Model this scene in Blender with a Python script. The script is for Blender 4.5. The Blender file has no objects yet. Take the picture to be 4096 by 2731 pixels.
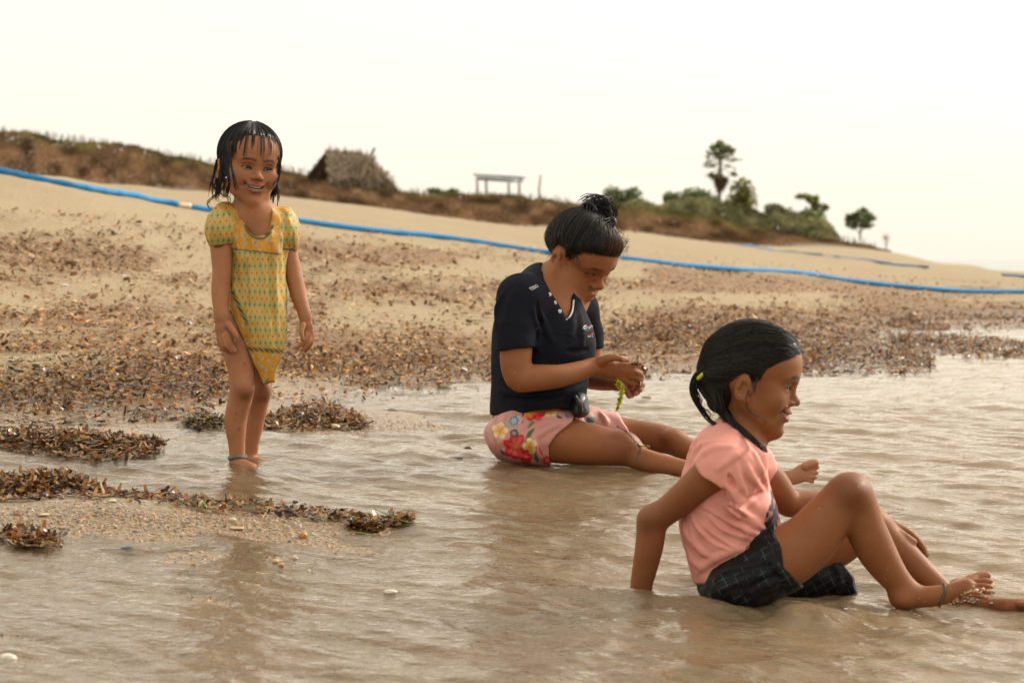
import bpy, math, random
import numpy as np
from mathutils import Vector, Matrix

SC = bpy.context.scene
COL = SC.collection
rng = np.random.default_rng(7)
random.seed(7)

# ------------------------------------------------------------------ camera
F = 10100.0                 # focal length in photograph pixels (4096 wide)
CX, CY, YH = 2048.0, 1365.5, 1040.0
CAM_H = 0.60
PITCH = math.atan((CY - YH) / F)
cam_d = bpy.data.cameras.new('camera')
cam_d.sensor_width = 36.0
cam_d.lens = 36.0 * F / 4096.0
cam_d.clip_start = 0.1
cam_d.clip_end = 60000
cam_d.dof.use_dof = True
cam_d.dof.focus_distance = 6.1
cam_d.dof.aperture_fstop = 8.0
cam = bpy.data.objects.new('camera', cam_d)
cam.location = (0, 0, CAM_H)
cam.rotation_euler = (math.pi / 2 - PITCH, 0, 0)
COL.objects.link(cam)
SC.camera = cam

# ------------------------------------------------------------------ world, sun, exposure
SUN_EL, SUN_AZ = math.radians(32), math.radians(56)      # azimuth from +Y towards +X
world = bpy.data.worlds.new('World')
SC.world = world
world.use_nodes = True
nt = world.node_tree
for n in list(nt.nodes):
    nt.nodes.remove(n)
sky = nt.nodes.new('ShaderNodeTexSky')
sky.sky_type = 'NISHITA'
sky.sun_disc = False
sky.sun_elevation = SUN_EL
sky.sun_rotation = SUN_AZ
sky.altitude = 0
sky.air_density = 0.6
sky.dust_density = 7.0
sky.ozone_density = 0.3
bg = nt.nodes.new('ShaderNodeBackground')
bg.inputs['Strength'].default_value = 0.09
hs = nt.nodes.new('ShaderNodeHueSaturation')
hs.inputs['Saturation'].default_value = 0.35
veil = nt.nodes.new('ShaderNodeMix')
veil.data_type = 'RGBA'
veil.inputs['Factor'].default_value = 0.55
veil.inputs['B'].default_value = (12.0, 11.05, 9.35, 1)     # even high cloud seen through haze
out = nt.nodes.new('ShaderNodeOutputWorld')
nt.links.new(sky.outputs['Color'], hs.inputs['Color'])
nt.links.new(hs.outputs['Color'], veil.inputs['A'])
nt.links.new(veil.outputs['Result'], bg.inputs['Color'])
nt.links.new(bg.outputs['Background'], out.inputs['Surface'])

sun_d = bpy.data.lights.new('sun', 'SUN')
sun_d.energy = 1.5
sun_d.angle = math.radians(14)
sun_d.color = (1.0, 0.90, 0.74)
sun = bpy.data.objects.new('sun', sun_d)
sun_dir = Vector((math.sin(SUN_AZ) * math.cos(SUN_EL), math.cos(SUN_AZ) * math.cos(SUN_EL), math.sin(SUN_EL)))
sun.rotation_euler = (-sun_dir).to_track_quat('-Z', 'Y').to_euler()
sun.location = sun_dir * 50
COL.objects.link(sun)

SC.view_settings.view_transform = 'Standard'
SC.view_settings.look = 'None'
SC.view_settings.exposure = 0.78
SC.view_settings.gamma = 1.0
SC.view_settings.use_curve_mapping = False
SC.render.engine = 'CYCLES'
SC.cycles.use_denoising = True
SC.cycles.max_bounces = 6
SC.cycles.transparent_max_bounces = 8
SC.cycles.caustics_reflective = False
SC.cycles.caustics_refractive = False

# ------------------------------------------------------------------ pixel <-> place
CP, SP = math.cos(PITCH), math.sin(PITCH)
def P(px, py, d):
    """point at world depth Y = d that stands on the sight line of photograph pixel (px, py)"""
    a, b = px - CX, CY - py
    ry = F * CP + b * SP
    rz = -F * SP + b * CP
    s = d / ry
    return np.array([a * s, d, CAM_H + rz * s])
def row_of(z, d):
    """photograph row of height z at depth d"""
    pz, py = z - CAM_H, d
    fwd = py * CP - pz * SP
    up = py * SP + pz * CP
    return CY - F * up / fwd
def z_at(py, d):
    return P(CX, py, d)[2]

# ------------------------------------------------------------------ noise
def _hash(ix, iy, iz, seed):
    h = (ix.astype(np.int64) * 374761393 + iy.astype(np.int64) * 668265263 + iz.astype(np.int64) * 2147483647 + seed * 974711) & 0xFFFFFFFF
    h = ((h ^ (h >> 13)) * 1274126177) & 0xFFFFFFFF
    h = h ^ (h >> 16)
    return (h & 0xFFFFFF) / float(0xFFFFFF)
def noise2(x, y, seed=0):
    x = np.asarray(x, float); y = np.asarray(y, float)
    ix, iy = np.floor(x), np.floor(y)
    fx, fy = x - ix, y - iy
    fx = fx * fx * fx * (fx * (fx * 6 - 15) + 10); fy = fy * fy * fy * (fy * (fy * 6 - 15) + 10)
    ix = ix.astype(np.int64); iy = iy.astype(np.int64); z = np.zeros_like(ix)
    a = _hash(ix, iy, z, seed); b = _hash(ix + 1, iy, z, seed)
    c = _hash(ix, iy + 1, z, seed); d = _hash(ix + 1, iy + 1, z, seed)
    return (a + (b - a) * fx) * (1 - fy) + (c + (d - c) * fx) * fy - 0.5
def noise3(p, seed=0):
    i = np.floor(p); f = p - i; f = f * f * (3 - 2 * f); i = i.astype(np.int64)
    r = 0
    for dx in (0, 1):
        for dy in (0, 1):
            for dz in (0, 1):
                w = (f[:, 0] if dx else 1 - f[:, 0]) * (f[:, 1] if dy else 1 - f[:, 1]) * (f[:, 2] if dz else 1 - f[:, 2])
                r = r + w * _hash(i[:, 0] + dx, i[:, 1] + dy, i[:, 2] + dz, seed)
    return r - 0.5
def fbm2(x, y, oct=4, seed=0, gain=0.5):
    r = 0; a = 1.0
    for o in range(oct):
        r = r + a * noise2(x * 2 ** o + 17.3 * o, y * 2 ** o - 9.1 * o, seed + o); a *= gain
    return r

def sstep(x, a, b):
    t = np.clip((x - a) / (b - a), 0, 1); return t * t * (3 - 2 * t)
# ------------------------------------------------------------------ mesh helpers
def new_mesh(name, V, Fc, mat=None, smooth=True, cols=None, attrs=None):
    """mesh from arrays; Fc: int array (n,3) or (n,4) or list of those"""
    me = bpy.data.meshes.new(name)
    V = np.asarray(V, dtype=np.float32)
    fl = Fc if isinstance(Fc, list) else [Fc]
    fl = [np.asarray(f, dtype=np.int32) for f in fl if len(f)]
    me.vertices.add(len(V)); me.vertices.foreach_set('co', V.ravel())
    nl = sum(f.size for f in fl); nf = sum(len(f) for f in fl)
    me.loops.add(nl); me.polygons.add(nf)
    me.loops.foreach_set('vertex_index', np.concatenate([f.ravel() for f in fl]))
    starts = []; o = 0
    for f in fl:
        starts.append(np.arange(len(f)) * f.shape[1] + o); o += f.size
    me.polygons.foreach_set('loop_start', np.concatenate(starts).astype(np.int32))
    me.update(calc_edges=True)
    me.polygons.foreach_set('use_smooth', np.full(nf, smooth))
    if cols is not None:
        c = np.ones((len(V), 4), dtype=np.float32); c[:, :3] = cols
        at = me.color_attributes.new('col', 'FLOAT_COLOR', 'POINT')
        at.data.foreach_set('color', c.ravel())
    for k, v in (attrs or {}).items():
        v = np.asarray(v, dtype=np.float32)
        if v.ndim == 1:
            at = me.attributes.new(k, 'FLOAT', 'POINT'); at.data.foreach_set('value', v)
        else:
            at = me.attributes.new(k, 'FLOAT_VECTOR', 'POINT'); at.data.foreach_set('vector', v.ravel())
    if mat is not None:
        me.materials.append(mat)
    me.validate()
    return me
def obj(name, me, parent=None, origin=None):
    o = bpy.data.objects.new(name, me)
    COL.objects.link(o)
    if parent is not None:
        o.parent = parent
    if origin is not None:
        o.location = origin
    return o
def tag(o, label=None, cat=None, group=None, kind=None):
    if label: o['label'] = label
    if cat: o['category'] = cat
    if group: o['group'] = group
    if kind: o['kind'] = kind
    return o
def empty(name, loc, label=None, cat=None, group=None):
    o = bpy.data.objects.new(name, None)
    o.location = loc
    o.empty_display_size = 0.05
    COL.objects.link(o)
    return tag(o, label, cat, group)
def child(name, V, Fc, mat, parent, **kw):
    """mesh given in world coordinates, stored relative to its parent(s)"""
    off = np.zeros(3); p = parent
    while p is not None:
        off += np.array(p.location); p = p.parent
    return obj(name, new_mesh(name, np.asarray(V) - off, Fc, mat, **kw), parent)
def cat_geo(parts):
    """join (V,F) or (V,F,C) tuples"""
    Vs, Fs, Cs = [], {}, []; o = 0
    for p in parts:
        V = np.asarray(p[0]); f = np.asarray(p[1])
        Vs.append(V); Fs.setdefault(f.shape[1], []).append(f + o); o += len(V)
        if len(p) > 2: Cs.append(np.broadcast_to(np.asarray(p[2]), V.shape))
    return np.concatenate(Vs), [np.concatenate(v) for v in Fs.values()], (np.concatenate(Cs) if Cs else None)
def tube(pts, rad, n=8, caps=True):
    pts = np.asarray(pts, float); m = len(pts)
    rad = np.broadcast_to(np.asarray(rad, float), (m,))
    t = np.gradient(pts, axis=0); t /= np.linalg.norm(t, axis=1)[:, None] + 1e-12
    up = np.array([0, 0, 1.0]) if abs(t[0][2]) < 0.9 else np.array([1.0, 0, 0])
    V = []; u = np.cross(t[0], up); u /= np.linalg.norm(u)
    a = np.linspace(0, 2 * np.pi, n, endpoint=False)
    for i in range(m):
        u = u - t[i] * (u @ t[i]); u /= np.linalg.norm(u) + 1e-12
        w = np.cross(t[i], u)
        V.append(pts[i] + rad[i] * (np.cos(a)[:, None] * u + np.sin(a)[:, None] * w))
    V = np.concatenate(V)
    i, j = np.meshgrid(np.arange(m - 1), np.arange(n), indexing='ij')
    i = i.ravel(); j = j.ravel(); k = (j + 1) % n
    Q = np.stack([i * n + j, i * n + k, (i + 1) * n + k, (i + 1) * n + j], 1)
    if caps:
        V = np.concatenate([V, pts[:1], pts[-1:]])
        c0, c1 = m * n, m * n + 1; jj = np.arange(n); kk = (jj + 1) % n
        Q = np.concatenate([Q, np.stack([kk, jj, np.full(n, c0), np.full(n, c0)], 1)[:, :4],
                            np.stack([(m - 1) * n + jj, (m - 1) * n + kk, np.full(n, c1), np.full(n, c1)], 1)])
        T = Q[-2 * n:, :3]; Q = Q[:-2 * n]
        return V, [Q, T]
    return V, [Q]
def spline(pts, n):
    """Catmull-Rom through pts (any number of columns)"""
    p = np.asarray(pts, float)
    if len(p) < 3:
        t = np.linspace(0, 1, n)[:, None]; return p[0] * (1 - t) + p[-1] * t
    q = np.concatenate([[2 * p[0] - p[1]], p, [2 * p[-1] - p[-2]]])
    t = np.linspace(0, len(p) - 1 - 1e-9, n); i = t.astype(int); f = (t - i)[:, None]
    a, b, c, d = q[i], q[i + 1], q[i + 2], q[i + 3]
    return 0.5 * (2 * b + (c - a) * f + (2 * a - 5 * b + 4 * c - d) * f ** 2 + (3 * b - a - 3 * c + d) * f ** 3)
_box_f = np.array([[0, 1, 3, 2], [4, 6, 7, 5], [0, 4, 5, 1], [2, 3, 7, 6], [0, 2, 6, 4], [1, 5, 7, 3]])
def bar(a, b, w, h, up=(0, 0, 1)):
    """rectangular bar from a to b"""
    a = np.asarray(a, float); b = np.asarray(b, float); t = b - a; t /= np.linalg.norm(t)
    u = np.cross(t, up)
    if np.linalg.norm(u) < 1e-4: u = np.cross(t, (0, 1, 0))
    u /= np.linalg.norm(u); v = np.cross(u, t)
    V = [p + sx * u * w / 2 + sz * v * h / 2 for p in (a, b) for sx in (-1, 1) for sz in (-1, 1)]
    return np.array(V), _box_f

# ------------------------------------------------------------------ materials
def material(name, color=(0.5, 0.5, 0.5), rough=0.6, attr=None, spec=0.5, coat=0.0, coat_rough=0.15, sss=0.0, metal=0.0, transl=0.0):
    m = bpy.data.materials.new(name); m.use_nodes = True
    t = m.node_tree; b = t.nodes['Principled BSDF']
    b.inputs['Base Color'].default_value = (*color, 1)
    b.inputs['Roughness'].default_value = rough
    b.inputs['Specular IOR Level'].default_value = spec
    b.inputs['Coat Weight'].default_value = coat
    b.inputs['Coat Roughness'].default_value = coat_rough
    b.inputs['Metallic'].default_value = metal
    if sss > 0:
        b.inputs['Subsurface Weight'].default_value = sss
        b.inputs['Subsurface Radius'].default_value = (1.0, 0.35, 0.15)
        b.inputs['Subsurface Scale'].default_value = 0.006
    if attr:
        a = t.nodes.new('ShaderNodeAttribute'); a.attribute_name = attr
        t.links.new(a.outputs['Color'], b.inputs['Base Color'])
    return m
class NB:
    """small node builder"""
    def __init__(self, m):
        self.t = m.node_tree; self.b = self.t.nodes['Principled BSDF'] if 'Principled BSDF' in self.t.nodes else None
    def n(self, typ, **kw):
        x = self.t.nodes.new(typ)
        for k, v in kw.items(): setattr(x, k, v)
        return x
    def l(self, a, b): self.t.links.new(a, b)
    def inp(self, sock, v):
        if hasattr(v, 'links') or hasattr(v, 'is_linked'): self.l(v, sock)
        else: sock.default_value = v
    def math(self, op, a, b=0.0, c=0.0, clamp=False):
        x = self.n('ShaderNodeMath', operation=op); x.use_clamp = clamp
        self.inp(x.inputs[0], a); self.inp(x.inputs[1], b); self.inp(x.inputs[2], c)
        return x.outputs[0]
    def mix(self, f, a, b, blend='MIX'):
        x = self.n('ShaderNodeMix', data_type='RGBA', blend_type=blend)
        self.inp(x.inputs['Factor'], f)
        for s, v in (('A', a), ('B', b)):
            if isinstance(v, tuple): x.inputs[s].default_value = (*v, 1) if len(v) == 3 else v
            else: self.l(v, x.inputs[s])
        return x.outputs['Result']
    def noise(self, vec, scale, detail=4.0, rough=0.55, dim='3D'):
        x = self.n('ShaderNodeTexNoise'); x.inputs['Scale'].default_value = scale
        x.inputs['Detail'].default_value = detail; x.inputs['Roughness'].default_value = rough
        if vec is not None: self.l(vec, x.inputs['Vector'])
        return x.outputs['Fac']
    def ramp(self, f, stops):
        x = self.n('ShaderNodeValToRGB'); e = x.color_ramp.elements
        while len(e) > 1: e.remove(e[-1])
        for i, (p, c) in enumerate(stops):
            q = e[0] if i == 0 else e.new(p)
            q.position = p; q.color = (*c, 1) if len(c) == 3 else c
        self.l(f, x.inputs['Fac']); return x.outputs['Color']
    def step(self, f, lo, hi):
        x = self.n('ShaderNodeMapRange'); x.interpolation_type = 'SMOOTHSTEP'
        self.inp(x.inputs['Value'], f); x.inputs['From Min'].default_value = lo; x.inputs['From Max'].default_value = hi
        return x.outputs['Result']
    def bump(self, h, strength=0.5, dist=0.01):
        x = self.n('ShaderNodeBump'); x.inputs['Strength'].default_value = strength; x.inputs['Distance'].default_value = dist
        self.l(h, x.inputs['Height']); self.l(x.outputs['Normal'], self.b.inputs['Normal']); return x
    def attr(self, name):
        x = self.n('ShaderNodeAttribute'); x.attribute_name = name; return x
    def geo_pos(self):
        return self.n('ShaderNodeNewGeometry').outputs['Position']
# ------------------------------------------------------------------ the beach: one sheet of ground
U_N = np.array([-6000, -1500, 0, 1000, 2048, 3000, 3560, 4096, 5600, 10000], float)
D_N = np.array([2.6, 3.5, 5, 6.3, 7.5, 8.5, 10, 13, 18, 22, 30, 45, 70, 110, 180, 400, 1200], float)
Z_N = np.array([
 [-.2, -.14, -.02, .12, .25, .4, .62, 1.05, 1.7, 1.9, 2.2, 2.7, 3.7, 6.4, 6.4, 6.4, 6.0],
 [-.17, -.11, .012, .105, .2, .31, .48, .83, 1.45, 1.6, 1.9, 2.4, 3.4, 6.0, 6.0, 6.0, 6.0],
 [-.17, -.112, -.008, .095, .155, .235, .37, .65, 1.225, 1.33, 1.52, 1.95, 3.10, 5.5, 5.5, 5.5, 5.5],
 [-.19, -.138, -.034, .080, .11, .145, .225, .42, .867, 1.09, 1.34, 1.75, 2.4, 4.35, 4.6, 4.6, 4.6],
 [-.21, -.165, -.072, .032, .06, .085, .13, .278, .564, .74, .927, 1.19, 1.55, 3.0, 4.2, 4.2, 4.2],
 [-.24, -.19, -.115, .0, .03, .05, .085, .175, .368, .513, .63, .756, .93, 1.22, 2.3, 2.6, 2.6],
 [-.26, -.21, -.135, -.02, .01, .03, .06, .105, .172, .295, .45, .578, .683, .84, 1.15, .5, -.8],
 [-.27, -.22, -.145, -.03, .0, .02, .045, .08, .13, .18, .37, .36, .2, -.4, -.8, -.8, -.8],
 [-.28, -.23, -.16, -.05, -.02, .0, .02, .05, .08, .1, .15, .1, -.2, -.8, -.8, -.8, -.8],
 [-.3, -.25, -.2, -.1, -.06, -.04, -.02, .0, .03, .05, .05, .0, -.4, -.8, -.8, -.8, -.8]])
def _hermite(xn, yn, x):
    """monotone cubic through (xn, yn[:, k]) evaluated at x"""
    h = np.diff(xn); dl = np.diff(yn, axis=0) / h[:, None]
    m = np.zeros_like(yn); m[1:-1] = np.where(dl[:-1] * dl[1:] > 0, 2 * dl[:-1] * dl[1:] / (dl[:-1] + dl[1:] + 1e-12), 0)
    m[0], m[-1] = dl[0], dl[-1]
    i = np.clip(np.searchsorted(xn, x) - 1, 0, len(xn) - 2); t = np.clip((x - xn[i]) / h[i], 0, 1)[:, None]; hh = h[i][:, None]
    return (2*t**3-3*t**2+1)*yn[i] + (t**3-2*t**2+t)*hh*m[i] + (-2*t**3+3*t**2)*yn[i+1] + (t**3-t**2)*hh*m[i+1]
_UG = np.linspace(-6000, 10000, 641); _LG = np.linspace(math.log(2.6), math.log(1200), 900)
_ZG = _hermite(U_N, Z_N, _UG)                        # along u
_ZG = _hermite(np.log(D_N), _ZG.T, _LG).T            # along log depth  -> (u, d)
def table(u, d):
    fu = np.clip((np.asarray(u, float) - _UG[0]) / (_UG[1] - _UG[0]), 0, len(_UG) - 1.001)
    fd = np.clip((np.log(np.maximum(d, 2.61)) - _LG[0]) / (_LG[1] - _LG[0]), 0, len(_LG) - 1.001)
    i, j = fu.astype(int), fd.astype(int); a, b = fu - i, fd - j
    return (_ZG[i, j]*(1-a)*(1-b) + _ZG[i+1, j]*a*(1-b) + _ZG[i, j+1]*(1-a)*b + _ZG[i+1, j+1]*a*b)
def water_z(u, d):
    base = np.interp(d, [2.6, 3.5, 5.05, 6.3, 6.65, 8, 10, 14, 25], [-.235, -.165, -.047, .060, .074, .105, .128, .145, .16])
    tilt = np.interp(d, [0, 8, 14], [1, 1, 0]) * 0.052 * np.clip((2048 - u) / 2048, -1.4, 1.6)
    return base + tilt
# banks and hollows: (u, row, half-width in px, half-depth in px rows, height in metres)
BANKS = [(250, 2065, 520, 70, .024), (900, 2095, 480, 45, .016), (1350, 2115, 230, 35, .014),
         (150, 1780, 430, 55, .035), (1250, 1700, 520, 60, .030), (1650, 1730, 300, 50, .018),
         (820, 1695, 110, 35, .03), (1900, 2105, 180, 22, .006),
         (100, 2680, 600, 90, -.009), (1000, 2640, 900, 90, -.008), (800, 2430, 600, 60, -.006),
         (1000, 2240, 800, 70, .006), (1500, 1545, 700, 35, -.015), (700, 1920, 700, 35, -.018), (1700, 2010, 700, 45, -.02)]
_BK = []
def raw_d(u, row):
    ds = np.geomspace(2.7, 300, 900); rows = row_of(table(np.full(900, u), ds), ds)
    k = np.argmax(rows < row)
    return ds[k]
for (bu, br, hw, hd, hh) in BANKS:
    d0 = raw_d(bu, br); d1 = raw_d(bu, br + hd); _BK.append((bu, d0, hw, max(abs(d0 - d1), .05), hh))
def ground_z(u, d):
    u = np.asarray(u, float); d = np.asarray(d, float)
    z = table(u, d); X = (u - CX) / F * d
    for (bu, bd, hw, sd, hh) in _BK:
        z = z + hh * np.exp(-((u - bu) / hw) ** 2 - ((d - bd) / sd) ** 2)
    near = np.clip(1.4 - d / 60, 0.15, 1)
    z = z + near * (0.012 * fbm2(X * 2.2, d * 1.6, 3, 3) + 0.007 * fbm2(X * 9, d * 7, 2, 11))
    z = z + np.clip((d - 9) / 6, 0, 1) * np.clip(1.6 - d / 70, 0, 1) * 0.05 * fbm2(X * 0.8 + d * .2, d * 0.9, 3, 21)
    return z
def ground_hit(px, py, d0=2.7, d1=400.0, water=False):
    """depth at which the sight line of a photograph pixel meets the ground"""
    ds = np.geomspace(d0, d1, 1500); z = ground_z(np.full(1500, px), ds)
    if water: z = np.maximum(z, water_z(px, ds))
    rows = row_of(z, ds); k = int(np.argmax(rows <= py))
    return ds[k]
def on_ground(px, py, lift=0.0, **kw):
    d = ground_hit(px, py, **kw); p = P(px, py, d)
    return p + np.array([0, 0, lift])
def hit_many(px, py):
    """vectorised ground_hit on a coarse table (nearest crossing)"""
    px = np.asarray(px, float); py = np.asarray(py, float); o = np.zeros(len(px)); done = np.zeros(len(px), bool)
    for d in np.geomspace(2.75, 300, 420):
        r = row_of(ground_z(px, np.full(len(px), d)), d)
        m = (~done) & (r <= py); o[m] = d; done |= m
        if done.all(): break
    o[~done] = 300
    return o

us = np.concatenate([np.linspace(-6000, -900, 40)[:-1], np.linspace(-900, 5000, 260), np.linspace(5000, 10000, 40)[1:]])
ds = np.concatenate([np.geomspace(2.6, 12, 260)[:-1], np.geomspace(12, 60, 130)[:-1], np.geomspace(60, 1200, 70)])
UU, DD = np.meshgrid(us, ds, indexing='ij')
ZZ = ground_z(UU.ravel(), DD.ravel()).reshape(UU.shape)
V = np.stack([(UU - CX) / F * DD, DD, ZZ], -1).reshape(-1, 3)
nU, nD = UU.shape
i, j = np.meshgrid(np.arange(nU - 1), np.arange(nD - 1), indexing='ij'); i = i.ravel(); j = j.ravel()
Q = np.stack([i*nD+j, (i+1)*nD+j, (i+1)*nD+j+1, i*nD+j+1], 1)
wet = np.maximum(1 - sstep(DD.ravel(), 7.6, 8.6 ) , np.clip(1 - (ZZ - np.where(DD < 26, water_z(UU, DD), -1)).ravel() / 0.07, 0, 1))
# where wrack litter stains the sand (bands seen on the beach)
def litter_mask(u, row):
    X = u / 400.0; Y = row / 60.0
    n = fbm2(X, Y, 4, 31) + 0.5
    b = np.exp(-((row - (1010 + 0.06 * u)) / 75) ** 2) * np.clip(1.15 - np.abs(u - 300) / 1500, 0, 1)
    b += 0.9 * np.exp(-((row - (1000 + 0.085 * (u - 1200))) / 55) ** 2) * (u > 1000)
    b += 1.0 * np.exp(-((row - (1395 + 0.03 * (u - 1500))) / 60) ** 2) * (u > 700)
    b += 1.0 * np.exp(-((row - (1255 + 0.0 * u)) / 85) ** 2) * (u > 2300)
    b += .7 * np.exp(-((row - (1100 + 0.05 * (u - 1500))) / 60) ** 2) * (u > 1100)
    b += .75 * np.exp(-((row - 1262) / 38) ** 2) * (u < 1300) + .65 * np.exp(-((row - 1420) / 75) ** 2) * (u < 1300)
    b += .35 * np.exp(-((row - 880 - .09 * u) / 60) ** 2)
    b += .30 * sstep(row, 905 + .08 * u, 1000 + .08 * u) * (row < 1620)
    return np.clip(b, 0, 1) * np.clip(0.72 + 1.5 * (n - 0.5), 0, 1)
row_v = row_of(V[:, 2], V[:, 1])
lit = litter_mask(UU.ravel(), row_v) * (V[:, 1] < 45)
scr = np.clip((V[:, 1] - np.interp(UU.ravel(), [-6000, 0, 850, 1600, 2048, 2500, 3000, 3560, 4096], [40, 45, 52, 60, 70, 88, 112, 150, 1e4])) / 4, 0, 1)
sand = material('sand_and_gravel', rough=0.85)
nb = NB(sand); pos = nb.geo_pos()
big = nb.noise(pos, 1.3, 5); fine = nb.noise(pos, 60, 4, .7); gr = nb.noise(pos, 220, 2, .6)
dry = nb.ramp(fine, [(.28, (.24, .175, .095)), (.5, (.345, .263, .148)), (.72, (.43, .345, .208))])
vor = nb.n('ShaderNodeTexVoronoi'); vor.inputs['Scale'].default_value = 85; nb.l(pos, vor.inputs['Vector'])
sep = nb.n('ShaderNodeSeparateColor'); nb.l(vor.outputs['Color'], sep.inputs[0]); peb = nb.ramp(sep.outputs[0], [(.0, (.14, .095, .06)), (.3, (.27, .19, .11)), (.55, (.36, .26, .15)), (.8, (.30, .17, .09)), (1.0, (.52, .43, .30))])
base = nb.mix(nb.step(big, .42, .62), dry, nb.mix(.35, dry, peb))
litc = nb.ramp(nb.noise(pos, 34, 6, .8), [(.36, (.09, .045, .02)), (.46, (.20, .115, .052)), (.54, (.29, .185, .095)), (.62, (.44, .33, .20))])
la = nb.attr('litter').outputs['Fac']
base = nb.mix(nb.step(nb.math('ADD', la, nb.math('MULTIPLY', nb.math('SUBTRACT', nb.noise(pos, 9, 5, .7), .5), 1.1)), .25, .75), base, litc)
wa = nb.attr('wet').outputs['Fac']
wetc = nb.mix(1.0, nb.mix(.55, base, peb), (.80, .75, .69), 'MULTIPLY')
base = nb.mix(wa, base, wetc)
sa = nb.attr('scrubby').outputs['Fac']
base = nb.mix(sa, base, (.13, .085, .04))
nb.l(base, nb.b.inputs['Base Color'])
nb.l(nb.math('SUBTRACT', .9, nb.math('MULTIPLY', wa, .6)), nb.b.inputs['Roughness'])
nb.bump(nb.math('ADD', fine, nb.math('MULTIPLY', vor.outputs['Distance'], 1.2)), .6, .008)
ground = obj('beach_ground', new_mesh('beach_ground', V, Q, sand, attrs={'wet': wet, 'litter': lit, 'scrubby': scr}))
tag(ground, 'sloping beach of pale sand, gravel and wrack', kind='structure')

# ------------------------------------------------------------------ the open sea far beyond
m = material('open_sea', (.10, .12, .10), .12)
nb = NB(m); nb.bump(nb.noise(nb.geo_pos(), .6, 4), .25, .3)
R = 30000.0; a = np.linspace(0, 2 * np.pi, 97)[:-1]
V = np.concatenate([[[0, 0, -.62]], np.stack([R * np.cos(a), R * np.sin(a), np.full(96, -.62)], 1)])
T = np.stack([np.zeros(96, int), 1 + np.arange(96), 1 + (np.arange(96) + 1) % 96], 1)
tag(obj('sea', new_mesh('sea', V, T, m)), 'pale open sea beyond the end of the beach', kind='structure')
# ------------------------------------------------------------------ placing things on the ground by photograph pixel
_UB = np.arange(-2000, 6400, 25.0); _DB = np.geomspace(2.65, 320, 700)
_RB = row_of(np.stack([table(np.full(700, u), _DB) for u in _UB]), _DB[None])
for (bu, bd, hw, sd, hh) in _BK:
    _RB -= F * hh * np.exp(-((_UB[:, None] - bu) / hw) ** 2 - ((_DB[None] - bd) / sd) ** 2) / _DB[None]
_RB = np.minimum.accumulate(_RB, axis=1)
_RW = np.minimum.accumulate(np.minimum(_RB, row_of(np.stack([np.where(_DB < 26, water_z(np.full(700, u), _DB), -9) for u in _UB]), _DB[None])), axis=1)
def inv_d(px, py, water=False):
    px = np.asarray(px, float); py = np.asarray(py, float); o = np.zeros(len(px))
    b = np.clip(((px - _UB[0]) / 25).round().astype(int), 0, len(_UB) - 1)
    for k in np.unique(b):
        m = b == k; o[m] = np.interp(-py[m], -(_RW if water else _RB)[k], _DB)
    return o
def place(px, py):
    """ground points under photograph pixels"""
    d = inv_d(px, py); return np.stack([(np.asarray(px) - CX) / F * d, d, ground_z(px, d)], 1)

# ------------------------------------------------------------------ shallow water over the sand
us = np.arange(-700, 4800, 20.0); ds = np.concatenate([np.arange(3.1, 9, .0095), np.geomspace(9, 27, 190)])
UU, DD = np.meshgrid(us, ds, indexing='ij'); X = (UU - CX) / F * DD; u, d = UU.ravel(), DD.ravel(); x = X.ravel()
zw = water_z(u, d); dep = zw - table(u, d)
for (bu, bd, hw, sd, hh) in _BK: dep = dep - hh * np.exp(-((u - bu) / hw) ** 2 - ((d - bd) / sd) ** 2)
am = np.clip(.55 + dep / .05, .45, 1.0) * np.clip(1.25 - d / 30, .35, 1)
a_ = .35 * x + .94 * d; b_ = .94 * x - .35 * d                        # ripples run slantwise down the beach
wv = .0165 * fbm2(b_ * 5 + 2 * noise2(x * 2, d * 2, 5), a_ * 11, 3, 61) +   .0062 * fbm2(b_ * 15, a_ * 26, 2, 71) + .0100 * fbm2(b_ * 1.3, a_ * 2.8, 2, 81)
wv += .0006 * noise2(x * 48, d * 48, 91)
def bumpw(px, d0, hw, sd, h): return h * np.exp(-((u - px) / hw) ** 2 - ((d - d0) / sd) ** 2)
turb = np.exp(-((u - 3150) / 700) ** 2 - ((d - 4.86) / .16) ** 2)
wv = wv * am + turb * (.010 + .030 * fbm2(x * 9, d * 12, 3, 101))
wv += .012 * np.exp(-((u - 2570) / 70) ** 2 - ((d - 4.97) / .06) ** 2) * (.4 + noise2(x * 30, d * 30, 7)) + .007 * np.exp(-((u - 980) / 90) ** 2 - ((d - 6.2) / .06) ** 2)
V = np.stack([x, d, zw + wv], 1); nU, nD = UU.shape
i, j = np.meshgrid(np.arange(nU - 1), np.arange(nD - 1), indexing='ij'); i = i.ravel(); j = j.ravel()
Q = np.stack([i*nD+j, (i+1)*nD+j, (i+1)*nD+j+1, i*nD+j+1], 1)
keep = (dep.reshape(nU, nD)[:-1, :-1].ravel() > -.035); Q = Q[keep]
mw_ = bpy.data.materials.new('shallow_water'); mw_.use_nodes = True
t = mw_.node_tree
for n in list(t.nodes): t.nodes.remove(n)
nb = NB(mw_); o = nb.n('ShaderNodeOutputMaterial')
fre = nb.n('ShaderNodeFresnel'); fre.inputs['IOR'].default_value = 1.34
gls = nb.n('ShaderNodeBsdfGlossy'); gls.inputs['Roughness'].default_value = .035; gls.inputs['Color'].default_value = (1, .975, .92, 1)
trn = nb.n('ShaderNodeBsdfTransparent'); trn.inputs['Color'].default_value = (.93, .87, .76, 1)
dif = nb.n('ShaderNodeBsdfDiffuse'); dif.inputs['Color'].default_value = (.46, .335, .195, 1)
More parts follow.
